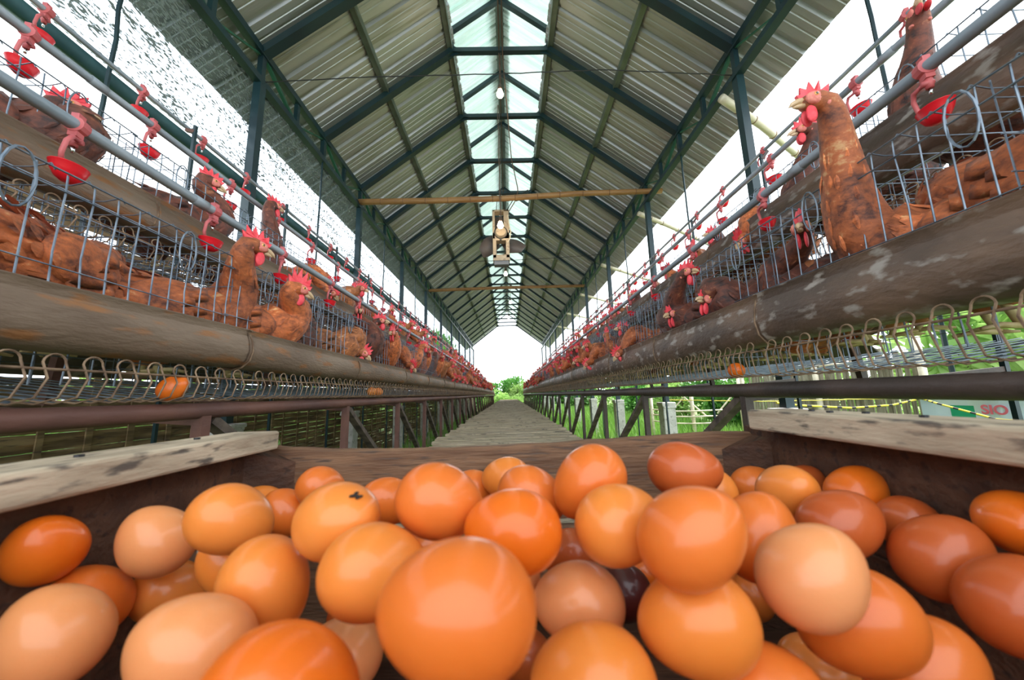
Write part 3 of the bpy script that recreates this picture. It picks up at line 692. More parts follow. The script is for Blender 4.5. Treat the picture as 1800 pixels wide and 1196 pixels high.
# individually posed near hens
hen_to((-.86, .585, FL(-1, 0) + .02), 1.9, (-.96, .76, .33), (-.4, .9, -.1), 'plump rust hen turned away in the nearest lower left cage', low=.02, fmat='f1')
hen_to((-.86, .42, FL(-1, 0)), -1.2, (-.80, .28, .30), (.3, -1, -.2), 'dark rust hen cut by the left picture edge behind the trough', fmat='f1')
hen_to((-.83, .80, FL(-1, 0)), 1.1, (-.685, .885, .420), (.45, .9, -.12), 'rust hen on the left craning her head above the cage wires', low=.03, fmat='f1', combh=1.1)
hen_to((-.80, .985, FL(-1, 0)), .75, (-.655, 1.035, .345), (.55, .8, -.25), 'rust hen on the left with tall jagged comb thrust over the trough', low=.03, fmat='f1', combh=1.45)
hen_to((-.85, 1.20, FL(-1, 0)), 1.3, (-.80, 1.33, .30), (.2, 1, 0), 'dark speckled hen behind wires beyond the two craning hens', fmat='f2', low=.02)
hen_to((-.84, 1.50, FL(-1, 0)), .6, (-.685, 1.60, .215), (.75, .3, -.65), 'bright orange-rust hen pecking down into the left trough', fmat='f3', low=.02)
hen_to((-.84, 1.74, FL(-1, 0)), .2, (-.76, 1.72, .44), (.5, -.8, 0), 'tall dark hen facing the camera above the left cage wires', fmat='f2')
hen_to((.865, .575, FL(1, 0)), 2.45, (.665, .625, .590), (-.97, .10, .06), 'big dark red hen stretching her neck over the right cage top', fmat='f1', combh=.9, necklift=-.2)
hen_to((.86, .45, FL(1, 0) + .05), 1.5, (.86, .62, .33), (0, 1, -.2), 'deep rust hen filling the nearest corner of the lower right cage', fmat='f1', low=.01)
hen_to((.95, .79, FL(1, 0) + .03), -.35, (1.0, .62, .36), (.4, -.9, -.1), 'hen with fluffy cream rump in the lower right cage', fmat='f3', low=.03, skip=('tail',))
hen_to((.85, .95, FL(1, 0)), 1.9, (.74, 1.10, .26), (-.4, .8, -.4), 'low crouching rust hen in the right cage behind the stained trough', fmat='f1', low=.05)
hen_to((.86, .80, FL(1, 0) + .01), 2.2, (.74, .79, .385), (-.7, -.6, -.05), 'dark-necked hen with big pink comb looking out between right wires', fmat='f2', low=.02)
hen_to((.83, 1.06, FL(1, 0)), 2.9, (.665, 1.085, .285), (-.8, -.3, .15), 'hen with open beak just above the right trough rim', fmat='f2', combh=.8)
hen_to((.80, 1.26, FL(1, 0)), 2.3, (.69, 1.245, .440), (.35, -.9, -.05), 'upright dark hen facing the camera over the right trough', fmat='f2')
hen_to((.84, 1.40, FL(1, 0)), 2.5, (.672, 1.335, .300), (-.85, -.3, -.1), 'small-headed hen looking left beneath the upright dark hen', fmat='f2', combh=.9)
hen_to((.84, 1.62, FL(1, 0)), -1.7, (.86, 1.48, .26), (.3, -1, -.2), 'rounded rust hen turned sideways beyond the upright dark hen', fmat='f1', low=.02)
# upper rows, near
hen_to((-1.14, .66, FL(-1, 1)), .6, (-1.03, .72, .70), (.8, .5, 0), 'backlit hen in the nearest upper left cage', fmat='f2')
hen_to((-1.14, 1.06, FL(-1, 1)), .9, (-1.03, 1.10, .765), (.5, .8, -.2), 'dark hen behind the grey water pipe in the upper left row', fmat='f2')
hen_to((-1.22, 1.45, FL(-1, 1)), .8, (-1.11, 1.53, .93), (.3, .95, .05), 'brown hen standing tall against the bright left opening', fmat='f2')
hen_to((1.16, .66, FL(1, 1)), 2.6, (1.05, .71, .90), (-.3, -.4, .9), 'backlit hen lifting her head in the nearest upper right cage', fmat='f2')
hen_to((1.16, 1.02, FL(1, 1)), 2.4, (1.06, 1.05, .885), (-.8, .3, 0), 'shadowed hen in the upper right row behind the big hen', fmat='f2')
# the rest of the rows
nh = 0
for s in (-1, 1):
    for tier in (0, 1):
        y = {(-1, 0): 1.98, (-1, 1): 1.72, (1, 0): 1.90, (1, 1): 1.30}[(s, tier)]; i = 0
        while y < Y1 - 1.2:
            k = rnd.choice((0, 1, 2, 3, 4, 5, 6, 0, 3, 2)); x = s * (.852 + rnd.uniform(-.02, .05) + DX2 * tier)
            base = 0 if s < 0 else PI; rz = base + s * rnd.uniform(-.9, .9)
            tn = ('upper ' if tier else 'lower ') + SN[s]
            if i < 34: lab = '%s, %s along the %s row' % (DESC[k] if i < 12 else DESC[k].split(' hen')[0] + ' hen', ORD[i], tn)
            else: lab = 'small distant hen with red comb far down the %s row' % tn
            hen(LIB[k], (x, y, FL(s, tier) + rnd.uniform(-.005, .012)), rz, lab, 'hens in the %s cage row' % tn, skip=() if i < 9 else (('eye', 'leg', 'beak') if i < 30 else ('eye', 'leg', 'beak', 'face', 'tail')))
            y += rnd.uniform(.15, .24) * (1 if tier == 0 else 1.15); i += 1; nh += 1
print('hens', nh + 21)

# ------------------------------------------------------------------ eggs
EGGS = [
(-0.327, 0.2619, -0.0979, 0.1957, -0.5315, 0.8242, 0.8801, 3),
(-0.2825, 0.2957, -0.1068, -0.5283, -0.2021, 0.8246, 0.9998, 0),
(-0.204, 0.2681, -0.0845, 0.7252, 0.3837, -0.5717, 1.0, 1),
(-0.2559, 0.4157, -0.1241, -0.6605, -0.1895, 0.7265, 1.0, 2),
(-0.3087, 0.453, -0.1267, -0.3974, -0.6911, 0.6036, 0.9719, 1),
(-0.2164, 0.415, -0.1008, 0.6161, 0.5518, -0.5621, 1.0, 2),
(-0.1089, 0.2305, -0.075, 0.8836, -0.4402, 0.1598, 1.0064, 1),
(-0.1302, 0.3821, -0.106, -0.7374, -0.5092, 0.4438, 1.0, 2),
(-0.0464, 0.2358, -0.0671, 0.9438, 0.0984, -0.3155, 1.0039, 2),
(-0.0477, 0.4289, -0.1105, -0.9879, 0.1375, 0.0721, 1.0, 2),
(-0.0054, 0.3985, -0.0918, -0.9348, 0.3526, -0.0435, 1.0, 1),
(0.0164, 0.2951, -0.0823, 0.9377, -0.1357, -0.32, 1.0001, 2),
(0.0004, 0.2136, -0.0781, -0.993, 0.0447, 0.1096, 0.9982, 3),
(-0.2182, 0.296, -0.1255, -0.5833, -0.487, 0.6501, 1.0, 1),
(-0.1506, 0.2301, -0.1108, 0.534, -0.0206, -0.8453, 1.0193, 1),
(-0.2928, 0.3238, -0.159, 0.6764, 0.3045, -0.6706, 1.0016, 1),
(-0.3155, 0.2835, -0.1435, -0.5754, -0.2142, 0.7893, 0.975, 2),
(-0.2641, 0.2226, -0.1296, -0.5297, -0.1163, 0.8402, 1.0, 0),
(-0.1546, 0.1869, -0.1165, -0.7811, -0.2463, 0.5738, 0.9598, 0),
(-0.0873, 0.1464, -0.109, 0.8867, 0.2819, -0.3664, 0.9998, 3),
(-0.1262, 0.2841, -0.1845, -0.9175, -0.1865, 0.3514, 1.0, 0),
(-0.0733, 0.2, -0.0906, 0.8628, 0.4252, -0.2735, 0.9941, 1),
(-0.0967, 0.4325, -0.1745, 0.9654, 0.1233, -0.2296, 1.0, 2),
(-0.0203, 0.137, -0.0755, -0.9876, -0.069, 0.1407, 1.0, 2),
(-0.0086, 0.2713, -0.1292, -0.9504, 0.1075, 0.292, 1.0, 0),
(0.0402, 0.2373, -0.13, -0.9874, 0.1573, -0.0187, 1.0, 0),
(0.0993, 0.35, -0.1853, -0.9495, 0.1146, -0.2921, 1.0, 5),
(0.0569, 0.2629, -0.065, -0.753, 0.0079, -0.658, 1.033, 2),
(0.1435, 0.2952, -0.0657, 0.9021, -0.4286, 0.0497, 1.0, 4),
(0.0652, 0.2217, -0.0787, 0.9348, 0.3147, 0.1646, 0.9823, 1),
(0.0875, 0.1798, -0.0706, 0.7397, -0.2409, 0.6284, 0.9532, 2),
(0.1828, 0.3409, -0.0972, -0.8732, 0.4055, -0.2703, 1.0001, 1),
(0.1614, 0.2415, -0.0961, 0.4738, 0.0293, 0.8802, 1.0, 2),
(0.2465, 0.3199, -0.0926, -0.0438, -0.8267, 0.5609, 1.0, 1),
(0.3066, 0.453, -0.1205, 0.957, 0.0688, 0.2819, 0.9653, 2),
(0.327, 0.4023, -0.1122, 0.649, -0.1193, 0.7513, 0.9499, 4),
(0.3269, 0.3394, -0.0998, 0.7831, 0.0661, 0.6184, 0.9659, 3),
(0.2464, 0.2733, -0.1023, 0.8404, -0.1587, 0.5182, 1.0, 4),
(0.327, 0.3003, -0.1156, 0.3262, 0.6327, -0.7023, 0.8896, 4),
(0.283, 0.2429, -0.1133, 0.5453, -0.2525, 0.7993, 1.0054, 4),
(0.3271, 0.2327, -0.0912, -0.8364, -0.5382, 0.1034, 0.88, 3),
(0.1515, 0.1895, -0.0946, 0.6599, -0.1422, 0.7377, 0.9436, 0),
(0.0905, 0.1899, -0.1143, -0.9154, 0.2605, -0.3068, 1.0005, 1),
(0.1807, 0.2006, -0.1233, -0.7263, 0.3689, -0.5799, 1.0162, 2),
(0.2714, 0.2029, -0.1194, 0.4938, -0.147, 0.8571, 0.9194, 4),
(0.216, 0.2054, -0.1497, 0.6836, -0.2388, 0.6897, 1.0127, 2),
(0.1184, 0.1903, -0.1492, 0.892, -0.2556, 0.3729, 1.0152, 2),
(0.0346, 0.1772, -0.1304, -0.9875, 0.1143, -0.1085, 1.0, 1),
(0.0567, 0.3772, -0.1617, -0.9862, 0.0877, -0.1404, 1.0, 4),
(0.1552, 0.4486, -0.2173, -0.9401, 0.1832, -0.2874, 1.0, 3)
]
def egg_mesh():
    b = MB(); n, mseg = 40, 28; vs = []
    for i in range(mseg + 1):
        a = PI * i / mseg; x = -.0285 * math.cos(a); t = x / .0285
        r = .0222 * math.sin(a) * (1 - .10 * t - .03 * t * t) if True else 0
        for j in range(n): vs.append((x, r * 1.015 * math.cos(2 * PI * j / n), r * 1.015 * math.sin(2 * PI * j / n)))
    b.add(vs, [(i * n + j, i * n + (j + 1) % n, (i + 1) * n + (j + 1) % n, (i + 1) * n + j) for i in range(mseg) for j in range(n)])
    return b
emesh = [egg_mesh().mesh('egg', mt, smooth=True) for mt in EM]
EL = {0: 'orange egg at the far left, below the left plank', 1: 'pale round egg standing near the left end of the crate', 2: 'pale orange egg lying sideways behind the round pale egg', 3: 'small shaded brown egg between the sideways and spotted eggs',
 4: 'small egg half hidden at the back left corner of the crate', 5: 'small orange egg at the back, above the dirt-spotted egg', 6: 'orange-brown egg with a dark dirt spot on its upper right', 7: 'small egg peeking out right of the dirt-spotted egg', 8: 'large glossy brown egg lying tilted at the back, left of centre',
 9: 'small brown egg hidden behind the tilted glossy egg', 10: 'small orange egg at the back in the middle', 11: 'brown egg tilted down to the right in the middle back row', 12: 'deep orange glossy egg lying in the centre', 13: 'egg squeezed behind the tall upright egg on the left',
 14: 'tall upright orange egg left of centre', 15: 'tan egg with a shaded end below the pale round egg', 16: 'orange-tan egg leaning against the far left orange egg', 17: 'big pale egg cut by the left picture edge', 18: 'big pale egg near the bottom left', 19: 'very close orange egg cut by the bottom edge, left of centre',
 20: 'shaded pale egg low between the tall egg and the biggest egg', 21: 'orange-brown egg behind the biggest egg on its left', 22: 'small brown egg showing above the biggest egg', 23: 'biggest and nearest whole egg, glossy orange-brown', 24: 'pale egg peeking out behind the biggest egg',
 25: 'pale tan egg right of the biggest egg', 26: 'very dark maroon egg between lighter eggs', 27: 'brown egg standing tilted at the back right of centre', 28: 'dark brown egg lying sideways against the back board', 29: 'glossy tan egg in the middle, right of the deep orange egg',
 30: 'large round brown egg right of centre', 31: 'pale egg behind the large round brown egg', 32: 'upright brown egg tucked behind the large round egg on its right', 33: 'tan egg tilted near the back right corner', 34: 'small tan egg mostly hidden at the back right', 35: 'dark egg in shade behind the tilted tan egg',
 36: 'deep orange egg shaded by the right plank', 37: 'dark brown egg lying sideways in front of the shaded orange egg', 38: 'dim brown egg deep under the right plank', 39: 'long brown egg tilted up at the right', 40: 'dark orange egg at the right picture edge',
 41: 'pale pinkish egg tilted up, right of the round brown egg', 42: 'wide orange-brown egg in the front row right of centre', 43: 'large brown egg lying in front of the pale pinkish egg', 44: 'big brown egg cut by the right picture edge', 45: 'large brown egg near the bottom right corner',
 46: 'close brown egg cut by the bottom edge, right of centre', 47: 'close tan egg cut by the bottom edge, just right of the biggest egg', 48: 'dark shaded egg in the gap behind the deep orange egg', 49: 'small egg glimpsed between the maroon egg and the round brown egg'}
def place_egg(i, x, y, z, ax, s_, c, label, group=None):
    o = bpy.data.objects.new('egg', emesh[c]); col.objects.link(o)
    q = V(ax).to_track_quat('X', 'Z'); o.rotation_mode = 'QUATERNION'; o.rotation_quaternion = q
    o.location = (x, y, z); o.scale = (s_, s_, s_)
    return tag(o, label, 'egg', group or 'brown eggs heaped in the crate')
pos = []
for i, (x, y, z, ax, ay, az, s_, c) in enumerate(EGGS):
    o = place_egg(i, x, y, z, (ax, ay, az), s_, c, EL[i]); pos.append((V((x, y, z)), V((ax, ay, az)), s_))
    if i == 6:
        b = MB(); p = V((.0, 0, 0)); cv = (V((x, y, z)) * -1)
        d_ = (o.rotation_quaternion.inverted() @ (cv.normalized() * .8 + V((.55, 0, .75)))).normalized()
        for q in range(9):
            dd = (d_ + V((rnd.uniform(-.1, .1), rnd.uniform(-.1, .1), rnd.uniform(-.1, .1)))).normalized()
            t_ = 1 / math.sqrt((dd.x / .0283) ** 2 + (dd.y / .0222) ** 2 + (dd.z / .0222) ** 2); b.ell(dd * t_ * .995, (.0014, .0014, .0008), 6, 4)
        b.build('dirt_spot', M['dirt'], o, off=(0, 0, 0))
def sph(p, a, s_): return [(p + a * t * s_, r * s_) for t, r in ((-.0115, .0172), (-.005, .0212), (.002, .0218), (.0095, .0185))]
SP = [sph(*q) for q in pos]
re_ = random.Random(21); nf = 0; tries = 0
while nf < 95 and tries < 60000:
    tries += 1
    p = V((re_.uniform(-.30, .30), re_.uniform(.04, .445), re_.uniform(-.245, -.10)))
    a = V((re_.gauss(0, 1), re_.gauss(0, 1), re_.gauss(0, .5))).normalized(); s_ = re_.uniform(.94, 1.02)
    dist = min((p - q[0]).length for q in pos)
    if dist > .058 and p.z > -.2: continue
    if p.z > (-.16 if p.y < .2 else -.125): continue
    if any(p.normalized().dot(q[0].normalized()) > .955 and p.length < q[0].length + .012 for q in pos[:50]): continue
    S = sph(p, a, s_)
    # keep under the surface: another egg must lie above and towards the eye
    if not any(q[0].z > p.z + .022 and (q[0] - p).xy.length < .05 for q in pos[:50]): 
        if p.z > -.16: continue
    ok = True
    for T_ in SP:
        if (T_[1][0] - S[1][0]).length > .07: continue
        if any((c1 - c2).length < r1 + r2 - .0004 for c1, r1 in S for c2, r2 in T_): ok = False; break
    if not ok: continue
    place_egg(99, p.x, p.y, p.z, a, s_, re_.choice((1, 2, 2, 4)), 'brown egg lying in shade beneath the top layer of eggs', 'eggs beneath the top layer')
    pos.append((p, a, s_)); SP.append(S); nf += 1
print('filler eggs', nf)
# eggs rolled to the cage guards
for (x, y, z, ax, c, lab) in ((-.632, .655, SIDE[-1]['fl'] + .024, (.3, .5, .8), 3, 'single orange egg resting in the left egg guard'), (.640, .955, SIDE[1]['fl'] + .024, (.2, 1, .15), 3, 'reddish egg lying in the right egg guard'),
                            (-.640, 1.62, SIDE[-1]['fl'] + .024, (.1, 1, 0), 1, 'nearer tan egg of the pair far along the left guard'), (-.640, 1.70, SIDE[-1]['fl'] + .024, (.1, 1, .05), 1, 'farther tan egg of the pair far along the left guard')):
    o = place_egg(0, x, y, z, ax, .92, c, lab, 'eggs in the guards')

# ------------------------------------------------------------------ crate
CX, CY = .345, .5
e = empty('egg_crate', (0, .2, -.30), 'open wooden crate heaped with brown eggs, in front of the walkway', 'crate')
b = MB()
n = 24; th = .016
vs = []
for i in range(n + 1):
    t = i / n; x = -CX + 2 * CX * t; top = -.062 - .011 * math.sin(PI * min(1, t * 1.1) ** .7) + .002 * noise.noise(V((x * 30, 0, 0)))
    for yy_, z in ((CY, -.17), (CY, top - .002), (CY + .004, top), (CY + th, top), (CY + th, -.17)): vs.append((x, yy_, z))
b.add(vs, [(i * 5 + j, i * 5 + (j + 1) % 5, (i + 1) * 5 + (j + 1) % 5, (i + 1) * 5 + j) for i in range(n) for j in range(5)] + [(0, 1, 2, 3, 4), tuple(n * 5 + j for j in (4, 3, 2, 1, 0))])
b.build('end_board', M['woodx'], e)
b = MB(); b.box((0, CY + th / 2, -.238), (2 * CX, th, .115)); bevel(b.build('end_board', M['woodx'], e), .002)
for s in (-1, 1):
    for z0_, z1_ in ((-.16, -.064 if s < 0 else -.054), (-.30, -.175 if s < 0 else -.161)):
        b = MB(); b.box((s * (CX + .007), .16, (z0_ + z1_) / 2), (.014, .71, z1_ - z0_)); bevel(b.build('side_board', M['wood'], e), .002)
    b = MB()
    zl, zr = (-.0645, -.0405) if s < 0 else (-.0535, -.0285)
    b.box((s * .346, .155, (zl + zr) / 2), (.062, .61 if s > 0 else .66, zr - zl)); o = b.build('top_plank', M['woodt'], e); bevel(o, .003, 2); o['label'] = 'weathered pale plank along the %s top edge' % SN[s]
    b = MB(); b.add([(s * (CX), CY, -.30), (s * (CX - .045), CY, -.30), (s * CX, CY - .035, -.30), (s * CX, CY, -.066), (s * (CX - .045), CY, -.085), (s * CX, CY - .035, -.066)], [(0, 1, 2), (5, 4, 3), (0, 3, 4, 1), (1, 4, 5, 2), (2, 5, 3, 0)]); b.build('corner_block', M['wood'], e)
b = MB(); b.box((0, .16, -.306), (2 * CX + .02, .70, .012)); b.build('bottom', M['wood'], e)
b = MB(); b.box((0, -.185, -.18), (2 * CX, .014, .24)); b.build('end_board', M['wood'], e)
b = MB()
for (x, y, z) in ((-.352, .40, -.0405), (-.348, .29, -.0405), (.350, .40, -.0285), (.343, .37, -.0285), (.356, .345, -.0285), (.348, .29, -.0285)):
    b.tube([(x, y, z - .001), (x, y, z + .002)], .003, 8)
b.build('nail', M['thin'], e)
# trestle the crate stands on
e = empty('low_bench', (0, .2, -.78), 'low wooden bench under the egg crate', 'bench')
b = MB(); b.box((0, .16, -.327), (.80, .62, .028)); b.build('bench_top', M['wood'], e)
for sx in (-1, 1):
    for yy_ in (-.08, .40):
        b = MB(); b.beam((sx * .35, yy_, GZ), (sx * .35, yy_, -.341), .04, .04); b.build('leg', M['wood'], e)

# ------------------------------------------------------------------ bamboo poles, lamps, wires, fan
def bamboo(name, pts, r, label, mt, nodes=12, cat='pole', group=None):
    pts = [V(p) for p in pts]; e = empty(name, pts[0], label, cat, group)
    P = []; 
    for i in range(31):
        t = i / 30 * (len(pts) - 1); k = min(int(t), len(pts) - 2); P.append(pts[k].lerp(pts[k + 1], t - k))
    b = MB(); b.tube(P, [r * (1 - .12 * i / 30) for i in range(31)], 10); b.build('cane', mt, e, smooth=True)
    b = MB()
    for q in range(1, nodes):
        t = q / nodes * 30; k = int(t); c = P[k].lerp(P[min(k + 1, 30)], t - k); d_ = (P[min(k + 1, 30)] - P[k]).normalized()
        b.tube([c - d_ * .004, c, c + d_ * .004], [r * .98, r * 1.12, r * .98], 10)
    b.build('node_ring', M['bamnode'], e, smooth=True)
    return e
bamboo('bamboo_pole', [(-1.60, 3.50, 2.145), (-.8, 3.48, 2.13), (0, 3.47, 2.135), (.8, 3.46, 2.17), (1.74, 3.44, 2.17)], .033, 'nearer brown bamboo pole laid across the roof girders', M['bamboo'], 13)
bamboo('bamboo_pole', [(-1.62, 6.9, 2.19), (0, 6.88, 2.21), (1.66, 6.85, 2.20)], .034, 'farther dark bamboo pole laid across the roof girders', M['bamboo'], 11)
for i, y in enumerate((2.10, 3.66, 5.25, 6.9, 8.6, 10.3)):
    bamboo('bamboo_stick', [(1.555, y, 2.03), (1.98, y + .20, 1.98), (2.75, y + .62, 1.90)], .028, 'pale bamboo stick poking out under the right eave, %s from the camera' % ORD[i], M['bamboow'], 5, 'bamboo stick', 'bamboo sticks under the right eave')
def lamp(x, y, z, i):
    e = empty('light_bulb', (x, y, z), 'glowing round bulb on a cord under the ridge, %s from the camera' % ORD[i], 'light bulb', 'bulbs under the ridge')
    b = MB(); b.ell((x, y, z), (.032, .032, .034), 16, 12); b.tube([(x, y, z + .028), (x, y, z + .05)], [.022, .016], 12); b.build('glass_bulb', M['bulb'], e, smooth=True)
    b = MB(); b.tube([(x, y, z + .045), (x, y, z + .062), (x, y, z + .095), (x, y, z + .11)], [.018, .021, .018, .006], 12); b.build('socket', M['socket'], e, smooth=True)
    b = MB(); b.tube([(x + .004 * math.sin(q * 2), y, z + .10 + (ZC + .03 - z - .10) * q / 10) for q in range(11)], .004, 5); b.tube([(x + .012 + .004 * math.sin(q * 3), y, z + .10 + (ZC + .03 - z - .10) * q / 10) for q in range(11)], .003, 5); b.build('cord', M['cord'], e)
    return e
lamp(-.012, 2.78, 2.765, 0); lamp(-.045, 3.42, 1.79, 1); lamp(-.002, 5.879, 2.14, 2); lamp(.10, 8.979, 2.46, 3); lamp(.06, 12.08, 2.75, 4)
def wirething(name, pts, r, label, mt='thin', cat='wire', n=5):
    b = MB(); pts = [V(p) for p in pts]; P = []
    for i in range(41):
        t = i / 40 * (len(pts) - 1); k = min(int(t), len(pts) - 2); P.append(pts[k].lerp(pts[k + 1], t - k) + V((0, 0, .006 * noise.noise(V((i * .7, 1, len(pts)))))))
    b.tube(P, r, n); return tag(b.build(name, M[mt], off=tuple(pts[0])), label, cat)
wirething('twisted_wire', [(-1.60, 2.02, 2.13), (-.9, 2.03, 2.17), (0, 2.04, 2.19), (.7, 2.03, 2.20), (1.59, 2.02, 2.13)], .0035, 'thin dark wire stretched across the aisle between the girders')
wirething('twisted_wire', [(-1.60, 5.15, 2.13), (-.6, 5.15, 2.10), (0, 5.15, 2.10), (.9, 5.15, 2.13), (1.59, 5.15, 2.17)], .004, 'second thin wire stretched across the aisle behind the fan')
wirething('power_cord', [(.02, -1.0, ZC), (.02, 1.0, ZC - .02), (.02, 2.78, ZC - .03), (.05, 3.0, 2.9), (.09, 3.3, 2.5), (.16, 3.46, 2.22), (.12, 3.48, 2.1), (.05, 3.6, 2.05)], .0055, 'long brown power cord running from the ridge down to the fan', 'cord', 'cord')
wirething('power_cord', [(-.01, -1.0, ZC + .01), (-.01, 2.0, ZC - .01), (-.012, 4.5, ZC), (.0, 8, ZC - .01), (.05, 12.4, ZC)], .0055, 'brown power cord along the collar ties feeding the bulbs', 'cord', 'cord')
wirething('loose_wire', [(.03, 3.62, 2.08), (.10, 3.55, 2.16), (.20, 3.5, 2.20), (.27, 3.48, 2.24), (.25, 3.48, 2.14), (.13, 3.52, 2.13)], .005, 'loose black wire loop beside the fan housing', 'black')
# fan
fx, fy = -.045, 3.72
e = empty('hanging_fan', (fx, fy, 2.14), 'tan box-framed fan with dark blades hung from the nearer bamboo pole', 'fan')
b = MB()
x0, x1, zt, zb_ = fx - .095, fx + .095, 2.12, 1.50
b.box((x0 + .014, fy, 1.94), (.028, .10, .36)); b.box((x1 - .030, fy, 1.94), (.060, .10, .36)); b.box((fx, fy, 2.11), (.19, .10, .022))
b.box((fx, fy, 1.79), (.19, .10, .10)); b.box((x0 + .020, fy, 1.64), (.040, .10, .22)); b.box((x1 - .020, fy, 1.64), (.040, .10, .22)); b.box((fx, fy, 1.535), (.19, .10, .07))
bevel(b.build('housing_frame', M['fanbody'], e), .004)
b = MB(); b.tube([(fx, fy - .085, 1.835), (fx, fy - .05, 1.835), (fx, fy + .02, 1.835)], [.055, .070, .072], 24); bevel(b.build('motor', M['fanbody'], e, smooth=False), .003)
b = MB(); b.tube([(fx + .074 * math.cos(a), fy - .056, 1.835 + .074 * math.sin(a)) for a in [2 * PI * q / 28 for q in range(28)]], .004, 6, closed=True); b.build('motor_ring', M['black'], e)
b = MB(); b.box((fx, fy + .005, 1.48), (.165, .09, .05)); b.build('base_box', mat('fan_grey', (.20, .20, .21), rough=.5), e)
b = MB(); b.tube([(fx - .004, fy - .054, 1.745), (fx - .004, fy - .066, 1.745)], .012, 8); b.build('switch_knob', M['black'], e)
b = MB()
for sx in (-.05, .05): b.tube([(fx + sx, fy, 2.12), (fx + sx * .8, fy - .1, 2.16), (fx + sx * .6, 3.47, 2.18)], .004, 5)
b.build('hanging_wire', M['thin'], e)
b = MB(); b.tube([(fx + .085, fy - .05, 2.05), (fx + .10, fy - .06, 1.9), (fx + .115, fy - .06, 1.84), (fx + .10, fy - .06, 1.75), (fx + .075, fy - .052, 1.71)], .006, 6); b.build('flex_cord', M['bamboow'], e)
hb_ = MB(); hb_.tube([(fx, fy + .05, 1.835), (fx, fy + .17, 1.835)], [.04, .035], 16); hb_.build('hub', M['blade'], e)
for ang in (205, 325, 85):
    b = MB(); a = math.radians(ang); dr = V((math.cos(a), 0, math.sin(a))); sd_ = V((-math.sin(a), 0, math.cos(a))); vs = []; m_ = 8
    for i in range(m_ + 1):
        t = i / m_; r = .04 + .25 * t; wd = .035 + .065 * math.sin(PI * min(1, t * .8 + .1)); sw = .05 * t * t
        for q in (-1, 1):
            for th_ in (-.0015, .0015): vs.append(V((fx, fy + .13 + q * .028 * (1 - .4 * t) + th_, 1.835)) + dr * r + sd_ * (q * wd + sw))
    b.add(vs, [(i * 4 + a_, i * 4 + b2, (i + 1) * 4 + b2, (i + 1) * 4 + a_) for i in range(m_) for a_, b2 in ((0, 1), (1, 3), (3, 2), (2, 0))] + [(0, 2, 3, 1), (m_ * 4, m_ * 4 + 1, m_ * 4 + 3, m_ * 4 + 2)])
    b.build('blade', M['blade'], e, smooth=True)

# ------------------------------------------------------------------ outside
# fence on the right
e = empty('slat_fence', (3.4, 1.2, GZ), 'grey-brown fence of upright split bamboo to the right outside', 'fence')
b = MB(); rb = random.Random(9); y = 2.86
fp = lambda y_: 3.35 + .10 * math.sin(y_)
y = 2.75
while y < 4.6:
    h = .30 + rb.uniform(-.08, .05); wd = rb.uniform(.02, .035); b.box((fp(y), y, (GZ + h) / 2), (.008, wd, h - GZ), Matrix.Rotation(rb.uniform(-.02, .02), 3, 'X')); y += wd + rb.choice((.002, .004, .012))
b.build('slats', M['fence'], e)
b = MB()
for z in (-.10, -.55, .2): b.tube([(fp(3) - .03, 2.7, z), (fp(4) - .03, 4.7, z + .02)], .016, 7)
b.build('rail', M['bamboow'], e)
for i, y in enumerate((2.72, 3.6, 4.68)):
    b = MB(); b.tube([(fp(y) - .05, y, GZ), (fp(y) - .05, y + .01, .38)], .026, 9); b.build('post', M['bamboow'], e, smooth=True)
# printed tarp
e = empty('tarp_sign', (3.25, 2.0, -.45), 'pale blue printed tarp with a green square and red letters, hung outside right', 'banner')
b = MB(); n = 24; TX = lambda y_: 3.22 + .012 * math.sin(y_ * 16)
ys_ = [.6 + 2.08 * i / n for i in range(n + 1)]
vs = [(TX(y_) + dx, y_, z) for y_ in ys_ for dx in (0, .002) for z in (-.46, -.10)]
b.add(vs, [(i * 4 + a_, i * 4 + b2, (i + 1) * 4 + b2, (i + 1) * 4 + a_) for i in range(n) for a_, b2 in ((0, 1), (1, 3), (3, 2), (2, 0))]); b.build('sheet', M['tarp'], e)
b = MB(); b.box((TX(2.42) - .004, 2.43, -.25), (.004, .17, .17)); b.build('green_square', M['green'], e)
b = MB(); b.box((TX(2.42) - .008, 2.43, -.29), (.002, .02, .06)); b.box((TX(2.42) - .008, 2.43, -.255), (.002, .05, .012)); b.build('white_mark', M['tarpw'], e)
b = MB(); b.tube([(3.2, .5, -.085), (3.2, 2.72, -.095)], .016, 8); b.build('top_rail', M['bamboow'], e)
def text(s_, x, y, z, size, name='lettering'):
    cu = bpy.data.curves.new(name, 'FONT'); cu.body = s_; cu.size = size; cu.extrude = .001; cu.align_x = 'CENTER'; cu.align_y = 'CENTER'; cu.offset = .002
    ob = bpy.data.objects.new(name, cu); me = bpy.data.meshes.new_from_object(ob); bpy.data.objects.remove(ob); me.materials.append(M['redink'])
    o = bpy.data.objects.new(name, me); col.objects.link(o); o.parent = e; o.location = V((x, y, z)) - e.location; o.rotation_euler = (PI / 2, 0, -PI / 2); return o
text('SIO', TX(2.27) - .006, 2.27, -.19, .085); text('N', TX(2.1) - .006, 2.11, -.22, .13)
